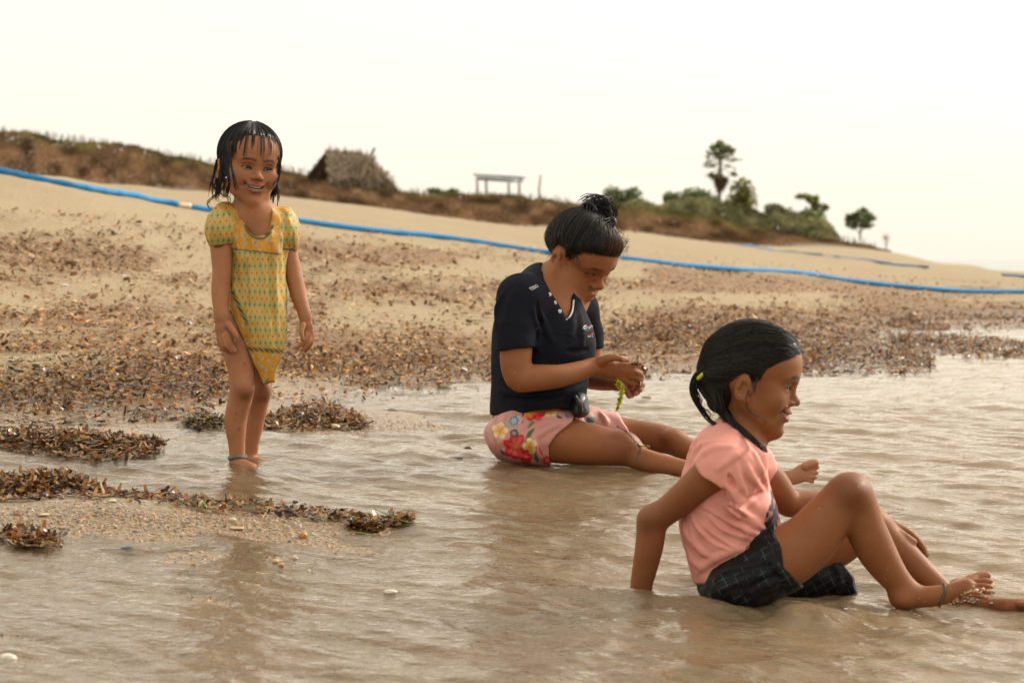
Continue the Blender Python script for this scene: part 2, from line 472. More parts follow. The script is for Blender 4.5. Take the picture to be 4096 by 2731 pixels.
pos = nb.geo_pos(); mp = nb.n('ShaderNodeMapping'); mp.inputs['Scale'].default_value = (1.0, 1.7, 1.0); mp.inputs['Rotation'].default_value = (0, 0, .36); nb.l(pos, mp.inputs['Vector'])
hgt = nb.math('ADD', nb.noise(mp.outputs['Vector'], 45, 4, .6), nb.math('MULTIPLY', nb.noise(mp.outputs['Vector'], 16, 2, .5), 1.2))
bp = nb.n('ShaderNodeBump'); bp.inputs['Strength'].default_value = 1.0; bp.inputs['Distance'].default_value = .0032; nb.l(hgt, bp.inputs['Height'])
for s_ in (fre, gls, dif): nb.l(bp.outputs['Normal'], s_.inputs['Normal'])
m1 = nb.n('ShaderNodeMixShader'); nb.l(nb.attr('murk').outputs['Fac'], m1.inputs[0]); nb.l(trn.outputs[0], m1.inputs[1]); nb.l(dif.outputs[0], m1.inputs[2])
m2 = nb.n('ShaderNodeMixShader'); nb.l(fre.outputs[0], m2.inputs[0]); nb.l(m1.outputs[0], m2.inputs[1]); nb.l(gls.outputs[0], m2.inputs[2])
nb.l(m2.outputs[0], o.inputs['Surface'])
wat = obj('shallow_water', new_mesh('shallow_water', V, Q, mw_, attrs={'murk': np.clip(.10 + dep / .14, .08, .66)}))
tag(wat, 'thin sheet of murky rippling water running over the sand', kind='structure')

# ------------------------------------------------------------------ scrub on the dune, one brown mass
TOP_U = [-2000, -1500, 0, 400, 850, 1150, 1300, 1600, 1800, 2048, 2500, 2800, 3000, 3300, 3480, 3560]
TOP_R = [450, 470, 522, 572, 652, 682, 705, 772, 782, 788, 832, 862, 905, 945, 985, 1006]
BAS_U = [-2000, 0, 850, 1600, 2048, 2500, 3000, 3560]; BAS_R = [640, 702, 760, 852, 897, 932, 986, 1013]; BAS_D = [40, 44, 51, 59, 69, 86, 110, 148]
def quads(c, ax, ay):
    """one quad per centre"""
    n = len(c); V = np.stack([c - ax - ay, c + ax - ay, c + ax * .5 + ay, c - ax * .5 + ay], 1).reshape(-1, 3)
    return V, np.arange(n * 4).reshape(n, 4)
def rand_dirs(n):
    v = rng.normal(size=(n, 3)); return v / np.linalg.norm(v, axis=1)[:, None]
def leaf_cloud(c, size, asp=.6):
    n = len(c); a = rand_dirs(n); b = np.cross(a, rand_dirs(n)); b /= np.linalg.norm(b, axis=1)[:, None] + 1e-9
    s = np.asarray(size) * (.6 + .8 * rng.random(n)); return quads(c, a * (s * .5)[:, None], b * (s * asp * .5)[:, None])
N = 52000
u = -1900 + 5460 * rng.random(N) ** .92; s = rng.random(N) ** .8
lump = fbm2(u / 130, u * 0 + 3, 3, 5); lump2 = noise2(u / 40, s * 3, 8)
tr = np.interp(u, TOP_U, TOP_R) + 26 * lump * np.interp(u, [0, 3000, 3560], [1, .6, .2]); br = np.interp(u, BAS_U, BAS_R) + 8 * noise2(u / 60, u * 0, 4)
row = br + (tr - br) * s - 8 * lump2 * (s > .8); d = np.interp(u, BAS_U, BAS_D) * (1 + .5 * s) + rng.normal(size=N) * .6
c = np.array([P(a, b, e) for a, b, e in zip(u, row, d)])
V, Q = leaf_cloud(c, 15 * d / F, .55)
f = np.clip(sstep(s, .55, 1.0) * (.55 + 1.4 * fbm2(u / 160, s * 2, 2, 15)), 0, 1); dk = np.clip(.75 + 1.1 * noise2(u / 55, s * 4, 19), .35, 1.3)
col = (np.array([.175, .105, .058]) * (1 - f[:, None]) + np.array([.15, .145, .048]) * f[:, None]) * 1.3 * dk[:, None] * (.7 + .6 * rng.random((N, 1)))
M_LEAF = material('dry_leaves', rough=.9, attr='col', spec=.0)
nb = NB(M_LEAF); tl = nb.n('ShaderNodeBsdfTranslucent'); nb.l(nb.attr('col').outputs['Color'], tl.inputs['Color'])
mx = nb.n('ShaderNodeMixShader'); mx.inputs[0].default_value = .35; nb.l(nb.b.outputs[0], mx.inputs[1]); nb.l(tl.outputs[0], mx.inputs[2])
nb.l(mx.outputs[0], nb.t.nodes['Material Output'].inputs['Surface'])
G = [(V, Q, np.repeat(col, 4, axis=0))]
n = 1500; u = -1500 + 5000 * rng.random(n); tr = np.interp(u, TOP_U, TOP_R); d = np.interp(u, BAS_U, BAS_D) * 1.45
c = np.array([P(a, b + 4 - 16 * r * r, e) for a, b, e, r in zip(u, tr, d, rng.random(n))])
ax = np.stack([.3 * rng.normal(size=n), 0 * u, np.ones(n)], 1) * (16 * d / F)[:, None]
V, Q = quads(c, np.stack([d / F * 1.2, 0 * u, 0 * u], 1), ax); G.append((V, Q, np.tile([.13, .11, .05], (len(V), 1))))
V, Fc, Cc = cat_geo(G)
tag(obj('dune_scrub', new_mesh('dune_scrub', V, Fc, M_LEAF, smooth=False, cols=Cc)), 'brown and olive dry scrub covering the dune', 'scrub', kind='stuff')

# ------------------------------------------------------------------ trees beyond the dune
M_BARK = material('bark', (.11, .085, .06), .9)
def crown_leaves(lumps, d, n_per, size, col, dark=.55):
    G = []
    for (cx, cy, rx, ry) in lumps:
        rx, ry = rx * 1.3, ry * 1.5
        n = int(.8 * n_per * rx * ry / 900) + 60
        v = rand_dirs(n) * (rng.random((n, 1)) ** .45); sub = fbm2(v[:, 0] * 3 + cx, v[:, 2] * 3 + cy, 2, 3)
        v *= (1 + .35 * sub)[:, None]
        c = np.array([P(cx + rx * a, cy - ry * e, d + rx * d / F * b) for a, b, e in v])
        V, Q = leaf_cloud(c, size * d / F, .6)
        k = 3.3 * (.85 + .8 * sub) * (.6 + .8 * rng.random(n))
        G.append((V, Q, np.repeat(np.asarray(col) * np.clip(k, 1.4, 4.6)[:, None], 4, axis=0)))
    return cat_geo(G)
def tree(label, d, trunk, lumps, col=(.055, .062, .022), n_per=170, size=13, tw=9):
    """trunk: list of branches, each a list of px points; lumps: ellipses of foliage (px)"""
    b = P(trunk[0][0][0], trunk[0][0][1], d)
    e = empty('tree', b, label, 'tree', 'trees beyond the dune')
    for k, br in enumerate(trunk):
        pts = spline(np.array([P(x, y, d) for x, y in br]), 7); w = tw * (1 if k == 0 else .55) * d / F
        V, Fc = tube(pts, np.linspace(w / 2, w / 5, 7), 6); child('trunk' if k == 0 else 'branch', V, Fc, M_BARK, e)
    V, Fc, Cc = crown_leaves(lumps, d, n_per, size, col)
    child('crown', V, Fc, M_LEAF, e, smooth=False, cols=Cc)
    return e
tree('low dark tree with two round tufts behind the seated woman\'s bun', 210, [[(2495, 850), (2490, 800)], [(2490, 820), (2450, 775)], [(2495, 815), (2530, 775)]], [(2447, 772, 30, 20), (2530, 775, 28, 17), (2490, 800, 62, 28), (2560, 825, 50, 18)], (.060, .075, .034))
tree('small round tree with see-through crown left of the tall palm', 215, [[(2690, 850), (2688, 810)], [(2690, 830), (2665, 800)], [(2690, 826), (2710, 800)]], [(2685, 790, 32, 16), (2668, 806, 14, 12), (2706, 806, 12, 10)], (.055, .066, .028))
tree('broad dark green tree just left of the palm trunk', 205, [[(2800, 900), (2795, 830)], [(2795, 850), (2750, 800)], [(2796, 850), (2840, 800)]], [(2770, 785, 45, 24), (2815, 800, 45, 30), (2790, 840, 72, 40), (2850, 835, 40, 32)], (.058, .072, .030))
tree('tall sparse olive tree right of the palm', 190, [[(2960, 900), (2962, 840), (2968, 770)], [(2962, 850), (2930, 790), (2915, 750)], [(2965, 840), (2995, 790)], [(2962, 870), (2900, 840)]], [(2970, 765, 42, 36), (2985, 800, 34, 30), (2940, 810, 36, 26), (2960, 860, 60, 40), (3000, 870, 36, 30)], (.085, .080, .026), 120)
tree('flat topped grey-green tree on thin trunks', 180, [[(3090, 950), (3098, 900), (3100, 850)], [(3098, 890), (3130, 860), (3150, 850)], [(3095, 900), (3070, 870)], [(3130, 950), (3140, 905)]], [(3100, 832, 36, 14), (3130, 858, 50, 20), (3080, 858, 26, 16), (3110, 885, 40, 14)], (.060, .060, .030), 150)
tree('leaning tree with feathery upper branches and dense lower crown', 172, [[(3220, 960), (3235, 900), (3240, 850)], [(3235, 890), (3260, 830), (3230, 790), (3200, 780)], [(3240, 880), (3280, 840), (3295, 810)], [(3225, 930), (3190, 890)]], [(3215, 786, 26, 8), (3250, 800, 20, 14), (3265, 820, 16, 14), (3245, 868, 48, 26), (3262, 905, 40, 34), (3300, 830, 12, 9), (3200, 890, 30, 16)], (.075, .085, .028), 190)
tree('lone slender tree at the end of the dune', 155, [[(3440, 960), (3442, 920), (3445, 870)], [(3441, 940), (3410, 890), (3395, 865)], [(3442, 930), (3470, 890), (3485, 872)], [(3443, 920), (3425, 880)]], [(3450, 855, 32, 12), (3405, 868, 18, 10), (3478, 872, 22, 10), (3440, 885, 36, 10), (3465, 902, 26, 8), (3415, 905, 14, 9), (3390, 885, 8, 18), (3455, 842, 12, 9)], (.060, .072, .034), 230, 11)
tree('small pair of bushy tufts left of the open shelter', 160, [[(1735, 800), (1735, 770)], [(1800, 800), (1803, 772)]], [(1738, 764, 24, 9), (1805, 768, 22, 11), (1770, 782, 60, 12)], (.060, .075, .034))
tree('bare thorny sapling at the tip of the dune', 150, [[(3545, 1005), (3545, 975), (3540, 935)], [(3545, 985), (3555, 955), (3552, 930)], [(3545, 990), (3530, 960)], [(3543, 970), (3560, 945)]], [(3540, 950, 10, 9)], (.20, .17, .11), 10, 6, 5)
# low bushes filling in between the trees
N = 9000; u = 2400 + 960 * rng.random(N); s = rng.random(N)
tr = np.interp(u, [2400, 2560, 2640, 2760, 2900, 3050, 3180, 3300, 3360], [830, 800, 825, 795, 812, 845, 862, 875, 945]) + 22 * fbm2(u / 45, u * 0, 2, 55); br = np.interp(u, [2400, 2800, 3000, 3300, 3360], [850, 880, 920, 950, 955])
row = br + (tr - br) * s; d = 165 + 25 * rng.random(N); c = np.array([P(a, b, e) for a, b, e in zip(u, row, d)])
V, Q = leaf_cloud(c, 13 * d / F, .6); col = np.array([.23, .22, .11]) * (.75 + .8 * fbm2(u / 60, s * 2, 2, 66))[:, None] * (.6 + .8 * rng.random((N, 1)))
tag(obj('bushes', new_mesh('bushes', V, Q, M_LEAF, smooth=False, cols=np.repeat(col, 4, axis=0))), 'olive bushes growing between the far trees', 'bushes', kind='stuff')
# the lontar palm
PD = 260.0
palm = empty('palm_tree', P(2876, 860, PD), 'tall fan palm standing above the scrub', 'palm')
V, Fc = tube(spline(np.array([P(2876, 870, PD), P(2877, 800, PD), P(2879, 720, PD), P(2882, 640, PD)]), 9), np.linspace(8, 6, 9) * PD / F, 8); child('trunk', V, Fc, M_BARK, palm)
G = []; cc = np.array([2880, 640.0])
for k in range(64):
    el = np.interp(k, [0, 24, 40, 63], [85, 25, -20, -85]) + 10 * rng.normal(); az = k * 2.39996
    dr = np.array([math.cos(math.radians(el)) * math.cos(az), math.cos(math.radians(el)) * math.sin(az), math.sin(math.radians(el))])
    hub = P(cc[0], cc[1] + (18 if el < -20 else 0) + max(0, -el) * .6, PD); Lp = (50 + 8 * rng.normal()) * PD / F * (1 if el > -30 else .62)
    tip = hub + dr * Lp; R_ = (27 + 4 * rng.normal()) * PD / F
    up = np.cross(dr, np.cross([0, 0, 1.0], dr) + .3 * rng.normal(size=3)); up /= np.linalg.norm(up); side = np.cross(dr, up)
    dead = el < -38; col = np.array([.22, .16, .09] if dead else [.20, .21, .10]) * (.7 + .6 * rng.random())
    V, Q = bar(hub, tip, 2.2 * PD / F, 2.2 * PD / F); G.append((V, Q, col))
    th = np.linspace(-1.9, 1.9, 15); Vf = []; Ff = []
    for i_, t_ in enumerate(th):
        dv = dr * math.cos(t_) + side * math.sin(t_) - np.array([0, 0, .25 * rng.random()]); wv_ = side * math.cos(t_) - dr * math.sin(t_); o_ = len(Vf)
        Vf += [tip, tip + dv * R_ * .55 + wv_ * R_ * .11 + up * R_ * .05, tip + dv * R_, tip + dv * R_ * .55 - wv_ * R_ * .11 - up * R_ * .05]; Ff.append([o_, o_ + 1, o_ + 2, o_ + 3])
    G.append((np.array(Vf), np.array(Ff), col))
V, Fc, Cc = cat_geo(G); child('crown', V, Fc, M_LEAF, palm, smooth=False, cols=Cc)

# ------------------------------------------------------------------ collapsed thatched hut, shelter, post
HD = 58.0
hut = empty('thatched_hut', P(1400, 745, HD), 'collapsed hut with a grey thatch roof sunk in the scrub', 'hut')
M_TH = material('weathered_thatch', rough=.95, attr='col', spec=.1)
def thatch(a, b, c_, d_, n, L, col, parent, name):
    """thatched slope: a-b ridge, d-c eave (corners in space)"""
    a, b, c_, d_ = map(np.asarray, (a, b, c_, d_))
    s = rng.random(n); t = rng.random(n) ** .9; p = (a + (b - a) * s[:, None]) * (1 - t[:, None]) + (d_ + (c_ - d_) * s[:, None]) * t[:, None]
    fall = ((d_ + c_) - (a + b)); fall /= np.linalg.norm(fall); nrm = np.cross(b - a, fall); nrm /= np.linalg.norm(nrm)
    if nrm[1] > 0: nrm = -nrm
    ay = fall + .45 * rng.normal(size=(n, 3)); ay = ay / np.linalg.norm(ay, axis=1)[:, None] * (L * (.5 + rng.random(n)))[:, None]
    ax = np.cross(ay, nrm); ax = ax / np.linalg.norm(ax, axis=1)[:, None] * L * .10
    V, Q = quads(p + nrm * (.02 + .12 * rng.random((n, 1)) ** 2), ax, ay); k = np.repeat(.55 + .9 * rng.random(n), 4)[:, None]
    Vb = np.concatenate([np.array([a, b, c_, d_]), np.array([a, b, c_, d_]) - nrm * .08]); Fb = np.array([[0, 1, 2, 3], [7, 6, 5, 4], [0, 4, 5, 1], [1, 5, 6, 2], [2, 6, 7, 3], [3, 7, 4, 0]])
    V, Fc, Cc = cat_geo([(V, Q, np.asarray(col) * k), (Vb, Fb, np.asarray(col) * .5)])
    child(name, V, Fc, M_TH, parent, smooth=False, cols=Cc)
r0, r1 = P(1305, 614, HD + 1.0), P(1450, 622, HD + 1.0)
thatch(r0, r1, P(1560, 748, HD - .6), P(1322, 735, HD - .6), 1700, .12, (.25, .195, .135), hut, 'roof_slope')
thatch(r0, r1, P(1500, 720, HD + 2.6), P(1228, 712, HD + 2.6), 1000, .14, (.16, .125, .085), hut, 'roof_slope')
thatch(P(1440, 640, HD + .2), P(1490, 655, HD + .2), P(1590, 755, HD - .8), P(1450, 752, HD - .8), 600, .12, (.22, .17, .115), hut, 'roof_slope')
for pts, w in (([(1440, 725), (1462, 665), (1499, 592)], 13), ([(1330, 720), (1322, 660), (1312, 612)], 8), ([(1318, 640), (1308, 615), (1306, 598)], 6), ([(1335, 622), (1334, 604)], 6), ([(1404, 622), (1405, 610)], 7), ([(1310, 616), (1380, 612), (1452, 624)], 8)):
    V, Fc = tube(spline(np.array([P(x, y, HD - .75 if w == 13 else HD + .9) for x, y in pts]), 6), w * HD / F / 2, 6); child('pole', V, Fc, material('grey_wood', (.24, .19, .14), .9) if 'grey_wood' not in bpy.data.materials else bpy.data.materials['grey_wood'], hut)
GWOOD = bpy.data.materials['grey_wood']
SD_ = 105.0
sh = empty('open_shelter', P(1990, 790, SD_), 'open pale shelter with four posts and a flat slatted roof', 'shelter')
M_PALE = material('pale_painted_wood', (.42, .47, .47), .7); M_ROOF = material('grey_roof_boards', (.20, .18, .15), .9)
px_ = SD_ / F
for x0, x1, dd in ((1910, 1908, 0), (1946, 1944, 2.4), (2036, 2034, 0), (2078, 2076, 2.4)):
    V, Q = bar(P(x0, 800, SD_ + dd), P(x1, 706, SD_ + dd), 10 * px_, 10 * px_); child('post', V, Q, M_PALE, sh)
for a, b in (((1904, 712, 0), (2046, 722, 0)), ((1938, 714, 2.4), (2092, 722, 2.4)), ((1908, 712, -.05), (1948, 716, 2.45)), ((2034, 722, -.05), (2080, 722, 2.45))):
    V, Q = bar(P(a[0], a[1], SD_ + a[2]), P(b[0], b[1], SD_ + b[2]), 6 * px_, 16 * px_); child('beam', V, Q, M_PALE, sh)
for k in range(6):
    t = k / 5; V, Q = bar(P(1892 + 34 * t, 698 + 2 * t, SD_ - .4 + 3.2 * t), P(2062 + 40 * t, 708 + 4 * t, SD_ - .4 + 3.2 * t), 28 * px_, 5 * px_); child('roof_board', V, Q, M_ROOF, sh)
V, Q = bar(P(1912, 784, SD_), P(2034, 785, SD_), 5 * px_, 9 * px_); child('rail', V, Q, M_PALE, sh)
post = obj('wooden_post', new_mesh('wooden_post', *(lambda g: (g[0], g[1]))(tube(spline(np.array([P(2160, 800, 95), P(2156, 760, 95), P(2160, 730, 95), P(2162, 700, 95)]), 8), np.linspace(4.5, 3, 8) * 95 / F, 7)), GWOOD))
tag(post, 'thin crooked wooden post right of the shelter', 'post')

# ------------------------------------------------------------------ blue water pipes lying on the sand
M_PIPE = material('blue_plastic_pipe', (.025, .22, .48), .65, spec=.2)
nb = NB(M_PIPE); nb.l(nb.mix(nb.step(nb.noise(nb.geo_pos(), 9, 4), .5, .7), (.022, .22, .48), (.05, .27, .50)), nb.b.inputs['Base Color'])
M_COUP = material('pale_coupling', (.55, .47, .33), .6)
def pipe_run(parent, pts, rad, name, mat, n=60, main=False):
    q = spline(np.array(pts, float), n); d = inv_d(q[:, 0], q[:, 1])
    if main:
        e = np.interp(q[:, 0], [-700, 0, 711, 1500, 2176, 2900, 3700, 4096, 4700], [16.6, 17.3, 18, 19.2, 20.5, 22, 23.5, 24.3, 25.5]); d = np.clip(d, e - .6, e + .6)
    p = np.stack([(q[:, 0] - CX) / F * d, d, ground_z(q[:, 0], d)], 1); p[:, 2] += rad * .8
    k = np.ones(7) / 7; pz = np.convolve(np.pad(p[:, 2], 3, mode='edge'), k, 'valid'); p[:, 2] = np.maximum(pz, p[:, 2] - .01)
    py = np.convolve(np.pad(p[:, 1], 3, mode='edge'), k, 'valid'); py[:3] = p[:3, 1]; py[-3:] = p[-3:, 1]; p[:, 1] = py
    V, Fc = tube(p, rad, 14); child(name, V, Fc, mat, parent)
pts = [(-700, 585), (-350, 640), (0, 692), (150, 724), (340, 762), (520, 787), (711, 811)]
pp = empty('blue_pipe', place([1500], [925])[0], 'long blue pipe lying across the whole beach behind the people', 'pipe', 'blue pipes')
pipe_run(pp, pts, .0235, 'pipe_length', M_PIPE, 60, True); pipe_run(pp, [(709, 811), (735, 814), (764, 819)], .0225, 'coupling', M_COUP, 5, True)
pipe_run(pp, [(762, 819), (870, 837), (1180, 881), (1500, 926), (1800, 966), (2176, 1011), (2500, 1044), (2900, 1077), (3300, 1111), (3700, 1141), (4096, 1172), (4700, 1215)], .0235, 'pipe_length', M_PIPE, 110, True)
p2 = empty('blue_pipe', place([3200], [1012])[0], 'thin faded blue pipe below the far trees', 'pipe', 'blue pipes')
M_PIPE2 = material('faded_blue_pipe', (.07, .20, .36), .6)
pipe_run(p2, [(2870, 966), (2990, 986), (3100, 1001), (3287, 1024)], .020, 'pipe_length', M_PIPE2, 20); pipe_run(p2, [(3286, 1024), (3304, 1026)], .026, 'coupling', M_COUP, 4)
pipe_run(p2, [(3303, 1026), (3450, 1047), (3600, 1065), (3710, 1077)], .020, 'pipe_length', M_PIPE2, 20)
p3 = empty('blue_pipe', place([4060], [1112])[0], 'short end of blue pipe at the right edge', 'pipe', 'blue pipes')
pipe_run(p3, [(4010, 1108), (4060, 1112), (4200, 1124)], .018, 'pipe_length', M_PIPE2, 8)
# ------------------------------------------------------------------ bodies and clothes: blended solids meshed into one continuous surface
class Sdf:
    def __init__(s): s.ops = []
    def _add(s, fn, lo, hi, k, mode): s.ops.append((fn, np.asarray(lo, float), np.asarray(hi, float), k, mode)); return s
    def chain(s, pts, rad, k=.01, mode='u', flat=None, soft=False):
        """tapered tube through pts; flat = (direction, factor) squeezes the section along a direction"""
        p = np.asarray(pts, float); r = np.asarray(rad, float)
        if r.ndim == 0: r = np.full(len(p), float(r))
        if flat is not None: n = np.asarray(flat[0], float); n = n / np.linalg.norm(n); g = flat[1]
        p = p.astype(np.float32); r = r.astype(np.float32)
        if flat is not None: n = n.astype(np.float32)
        if soft:
            sfm = np.float32(.07 * r.mean()); sf = np.full(len(p) - 1, sfm); sl = np.linalg.norm(np.diff(p, axis=0), axis=1)
            cor = (sfm * np.log(np.maximum(1, np.sqrt(2 * np.pi * sfm * .5 * (r[:-1] + r[1:])) / np.maximum(sl, 1e-5)))).astype(np.float32)
        gmax = max(1.0, flat[1]) if flat is not None else 1.0
        sm = (np.maximum(r[:-1], r[1:]) * gmax)[:, None]; slo = np.minimum(p[:-1], p[1:]) - sm; shi = np.maximum(p[:-1], p[1:]) + sm
        def fn(q, reach=.022):
            best = np.zeros(len(q), np.float32) if soft else np.full(len(q), .5, np.float32); qlo, qhi = q.min(0), q.max(0)
            use = np.nonzero(((qlo < shi + (reach + k)) & (qhi > slo - (reach + k))).all(1))[0]
            for i in use:
                a, b, ra, rb = p[i], p[i + 1], r[i], r[i + 1]
                ab = b - a; L2 = ab @ ab; qq = q
                t = np.clip(((qq - a) @ ab) / (L2 + 1e-12), 0, 1)
                v = qq - (a + t[:, None] * ab)
                if flat is not None:
                    c = v @ n; v = v + (c * np.float32(1 / g - 1))[:, None] * n
                    dd = (np.sqrt(np.einsum('ij,ij->i', v, v)) - (ra + (rb - ra) * t)) * min(1, g)
                else:
                    dd = np.sqrt(np.einsum('ij,ij->i', v, v)) - (ra + (rb - ra) * t)
                if soft: best += np.exp(np.clip(-(dd + cor[i]) / sf[i], -40, 60))
                else: np.minimum(best, dd, out=best)
            if soft: best = np.where(best > 1e-16, -sfm * np.log(np.maximum(best, 1e-30)), np.float32(.5)).astype(np.float32)
            return best
        m = r.max() * (max(1, flat[1]) if flat is not None else 1)
        return s._add(fn, p.min(0) - m, p.max(0) + m, k, mode)
    def ell(s, c, rad, R=None, k=.01, mode='u'):
        c = np.asarray(c, float); rad = np.asarray(rad, float); R = np.eye(3) if R is None else np.asarray(R, float)   # columns = axes
        A1 = (R / rad).astype(np.float32); A2 = (R / rad ** 2).astype(np.float32); c32 = c.astype(np.float32)
        def fn(q):
            l = q - c32; l1 = l @ A1; l2 = l @ A2
            k0 = np.sqrt(np.einsum('ij,ij->i', l1, l1)) + 1e-9; k1 = np.sqrt(np.einsum('ij,ij->i', l2, l2)) + 1e-9
            return k0 * (k0 - 1) / k1
        m = np.abs(R) @ rad
        return s._add(fn, c - m, c + m, k, mode)
    def ball(s, c, r, k=.01, mode='u'): return s.ell(c, (r, r, r), None, k, mode)
    def half(s, c, n, k=.004):
        """keep only the side away from n"""
        c = np.asarray(c, float); n = np.asarray(n, float); n = n / np.linalg.norm(n)
        return s._add(lambda q: -((q - c) @ n), [-1e3] * 3, [1e3] * 3, k, 's')
    def merge(s, o, k=.01):
        us = [x for x in o.ops if x[4] == 'u']
        return s._add(lambda q: o.ev(q, .06), np.min([x[1] for x in us], 0), np.max([x[2] for x in us], 0), k, 'u')
    def disp(s, fn): return s._add(fn, [-1e3] * 3, [1e3] * 3, 0, 'd')
    def ev(s, q, margin=.03):
        q = np.asarray(q, np.float32); d = np.full(len(q), .5, np.float32)
        if len(q) == 0: return d
        qlo, qhi = q.min(0), q.max(0)
        for fn, lo, hi, k, mode in s.ops:
            m = margin + k
            if (qlo > hi + m).any() or (qhi < lo - m).any(): continue
            if len(q) < 9000 or lo[0] < -8.5: ix = slice(None); qq = q
            else:
                ix = np.nonzero(((q > (lo - m).astype(np.float32)) & (q < (hi + m).astype(np.float32))).all(1))[0]
                if len(ix) == 0: continue
                qq = q[ix]
            v = fn(qq); a = d[ix]
            if mode == 'd': d[ix] = a - v; continue
            if mode == 's': v = -v; a, v = -a, -v     # max(a,-v) = -min(-a, v)
            if k > 0:
                h = np.maximum(k - np.abs(a - v), 0) / k; o = np.minimum(a, v) - h * h * k * .25
            else: o = np.minimum(a, v)
            d[ix] = -o if mode == 's' else o
        return d
    def snap(s, q, off=0.0, it=4):
        q = np.array(q, float); e = 5e-4
        for _ in range(it):
            d = s.ev(q, .25) - off
            g = np.stack([s.ev(q + np.eye(3)[i] * e, .25) - off - d for i in range(3)], 1) / e
            q -= np.clip(d, -.03, .03)[:, None] * g / ((g * g).sum(1)[:, None] + 1e-6)
        return q
    def _chunks(s, q, key, margin):
        kk = (key[:, 0] * 4096 + key[:, 1]) * 4096 + key[:, 2]; od = np.argsort(kk, kind='stable'); ks = kk[od]
        cut = np.concatenate([[0], np.nonzero(np.diff(ks))[0] + 1, [len(ks)]]); q = q[od].astype(np.float32)
        r = np.empty(len(q), np.float32)
        for a, b in zip(cut[:-1], cut[1:]): r[a:b] = s.ev(q[a:b], margin)
        o = np.empty_like(r); o[od] = r
        return o
    def mesh(s, h, lo=None, hi=None):
        us = [o for o in s.ops if o[4] == 'u']
        lo = np.min([o[1] for o in us], 0) - .012 if lo is None else np.asarray(lo, float)
        hi = np.max([o[2] for o in us], 0) + .012 if hi is None else np.asarray(hi, float)
        B = 4
        nb_ = np.ceil((hi - lo) / (h * B)).astype(int) + 1
        ci = np.stack(np.meshgrid(*[np.arange(n) for n in nb_], indexing='ij'), -1).reshape(-1, 3)
        cc = lo + (ci * B + (B - 1) / 2) * h
        cd = s._chunks(cc, ci // 6, .03 + 8 * h)
        act = np.nonzero(np.abs(cd) < h * 4.4)[0]
        G = np.repeat(np.repeat(np.repeat(cd.reshape(nb_).astype(np.float32), B, 0), B, 1), B, 2)
        o = np.stack(np.meshgrid(*[np.arange(B)] * 3, indexing='ij'), -1).reshape(-1, 3)
        ca = ci[act]; fi = (ca[:, None, :] * B + o[None]).reshape(-1, 3)
        G[fi[:, 0], fi[:, 1], fi[:, 2]] = s._chunks(lo + fi * h, np.repeat(ca // 4, B ** 3, axis=0), .02 + 3 * h)
        ins = (G < 0)
        cnt = np.zeros(np.array(G.shape) - 1, np.uint8)
        sl = (slice(0, -1), slice(1, None))
        offs = [(a, b, c) for a in (0, 1) for b in (0, 1) for c in (0, 1)]
        for a, b, c in offs: cnt += ins[sl[a], sl[b], sl[c]]
        cell = np.argwhere((cnt > 0) & (cnt < 8))
        vals = np.stack([G[cell[:, 0] + a, cell[:, 1] + b, cell[:, 2] + c] for a, b, c in offs], 1)
        acc = np.zeros((len(cell), 3)); n = np.zeros(len(cell)); oa = np.array(offs)
        for x in range(8):
            for y in range(x + 1, 8):
                if np.abs(oa[x] - oa[y]).sum() != 1: continue
                va, vb = vals[:, x], vals[:, y]; cr = (va < 0) != (vb < 0)
                t = np.where(cr, va / np.where(cr, va - vb, 1), 0)
                acc += np.where(cr[:, None], oa[x] + t[:, None] * (oa[y] - oa[x]), 0); n += cr
        V = lo + (cell + acc / n[:, None]) * h
        idx = np.full(cnt.shape, -1, np.int32); idx[cell[:, 0], cell[:, 1], cell[:, 2]] = np.arange(len(cell))
        Qs = []
        for ax in range(3):
            s0 = [slice(None)] * 3; s1 = [slice(None)] * 3; s0[ax] = slice(0, -1); s1[ax] = slice(1, None)
            e = np.argwhere(ins[tuple(s0)] != ins[tuple(s1)])
            b, c = (ax + 1) % 3, (ax + 2) % 3
            ok = (e[:, b] > 0) & (e[:, c] > 0) & (e[:, b] < G.shape[b] - 1) & (e[:, c] < G.shape[c] - 1); e = e[ok]
            def cidx(db, dc):
                q = e.copy(); q[:, b] -= db; q[:, c] -= dc
                return idx[q[:, 0], q[:, 1], q[:, 2]]
            q = np.stack([cidx(1, 1), cidx(0, 1), cidx(0, 0), cidx(1, 0)], 1)
            fl = ~ins[e[:, 0], e[:, 1], e[:, 2]]
            q[fl] = q[fl][:, ::-1]
            Qs.append(q[(q >= 0).all(1)])
        return V, np.concatenate(Qs)
def smooth_cols(V, Q, C, it=1):
    for _ in range(it):
        acc = np.zeros_like(C); n = np.zeros(len(C))
        for k in range(4):
            np.add.at(acc, Q[:, k], C[Q[:, (k + 1) % 4]]); np.add.at(n, Q[:, k], 1)
        C = .5 * C + .5 * acc / np.maximum(n, 1)[:, None]
    return C
def seg_dist(q, pts):
    best = np.full(len(q), 9.0)
    for a, b in zip(pts[:-1], pts[1:]):
        ab = b - a; t = np.clip(((q - a) @ ab) / (ab @ ab + 1e-12), 0, 1)
        best = np.minimum(best, np.linalg.norm(q - (a + t[:, None] * ab), axis=1))
    return best

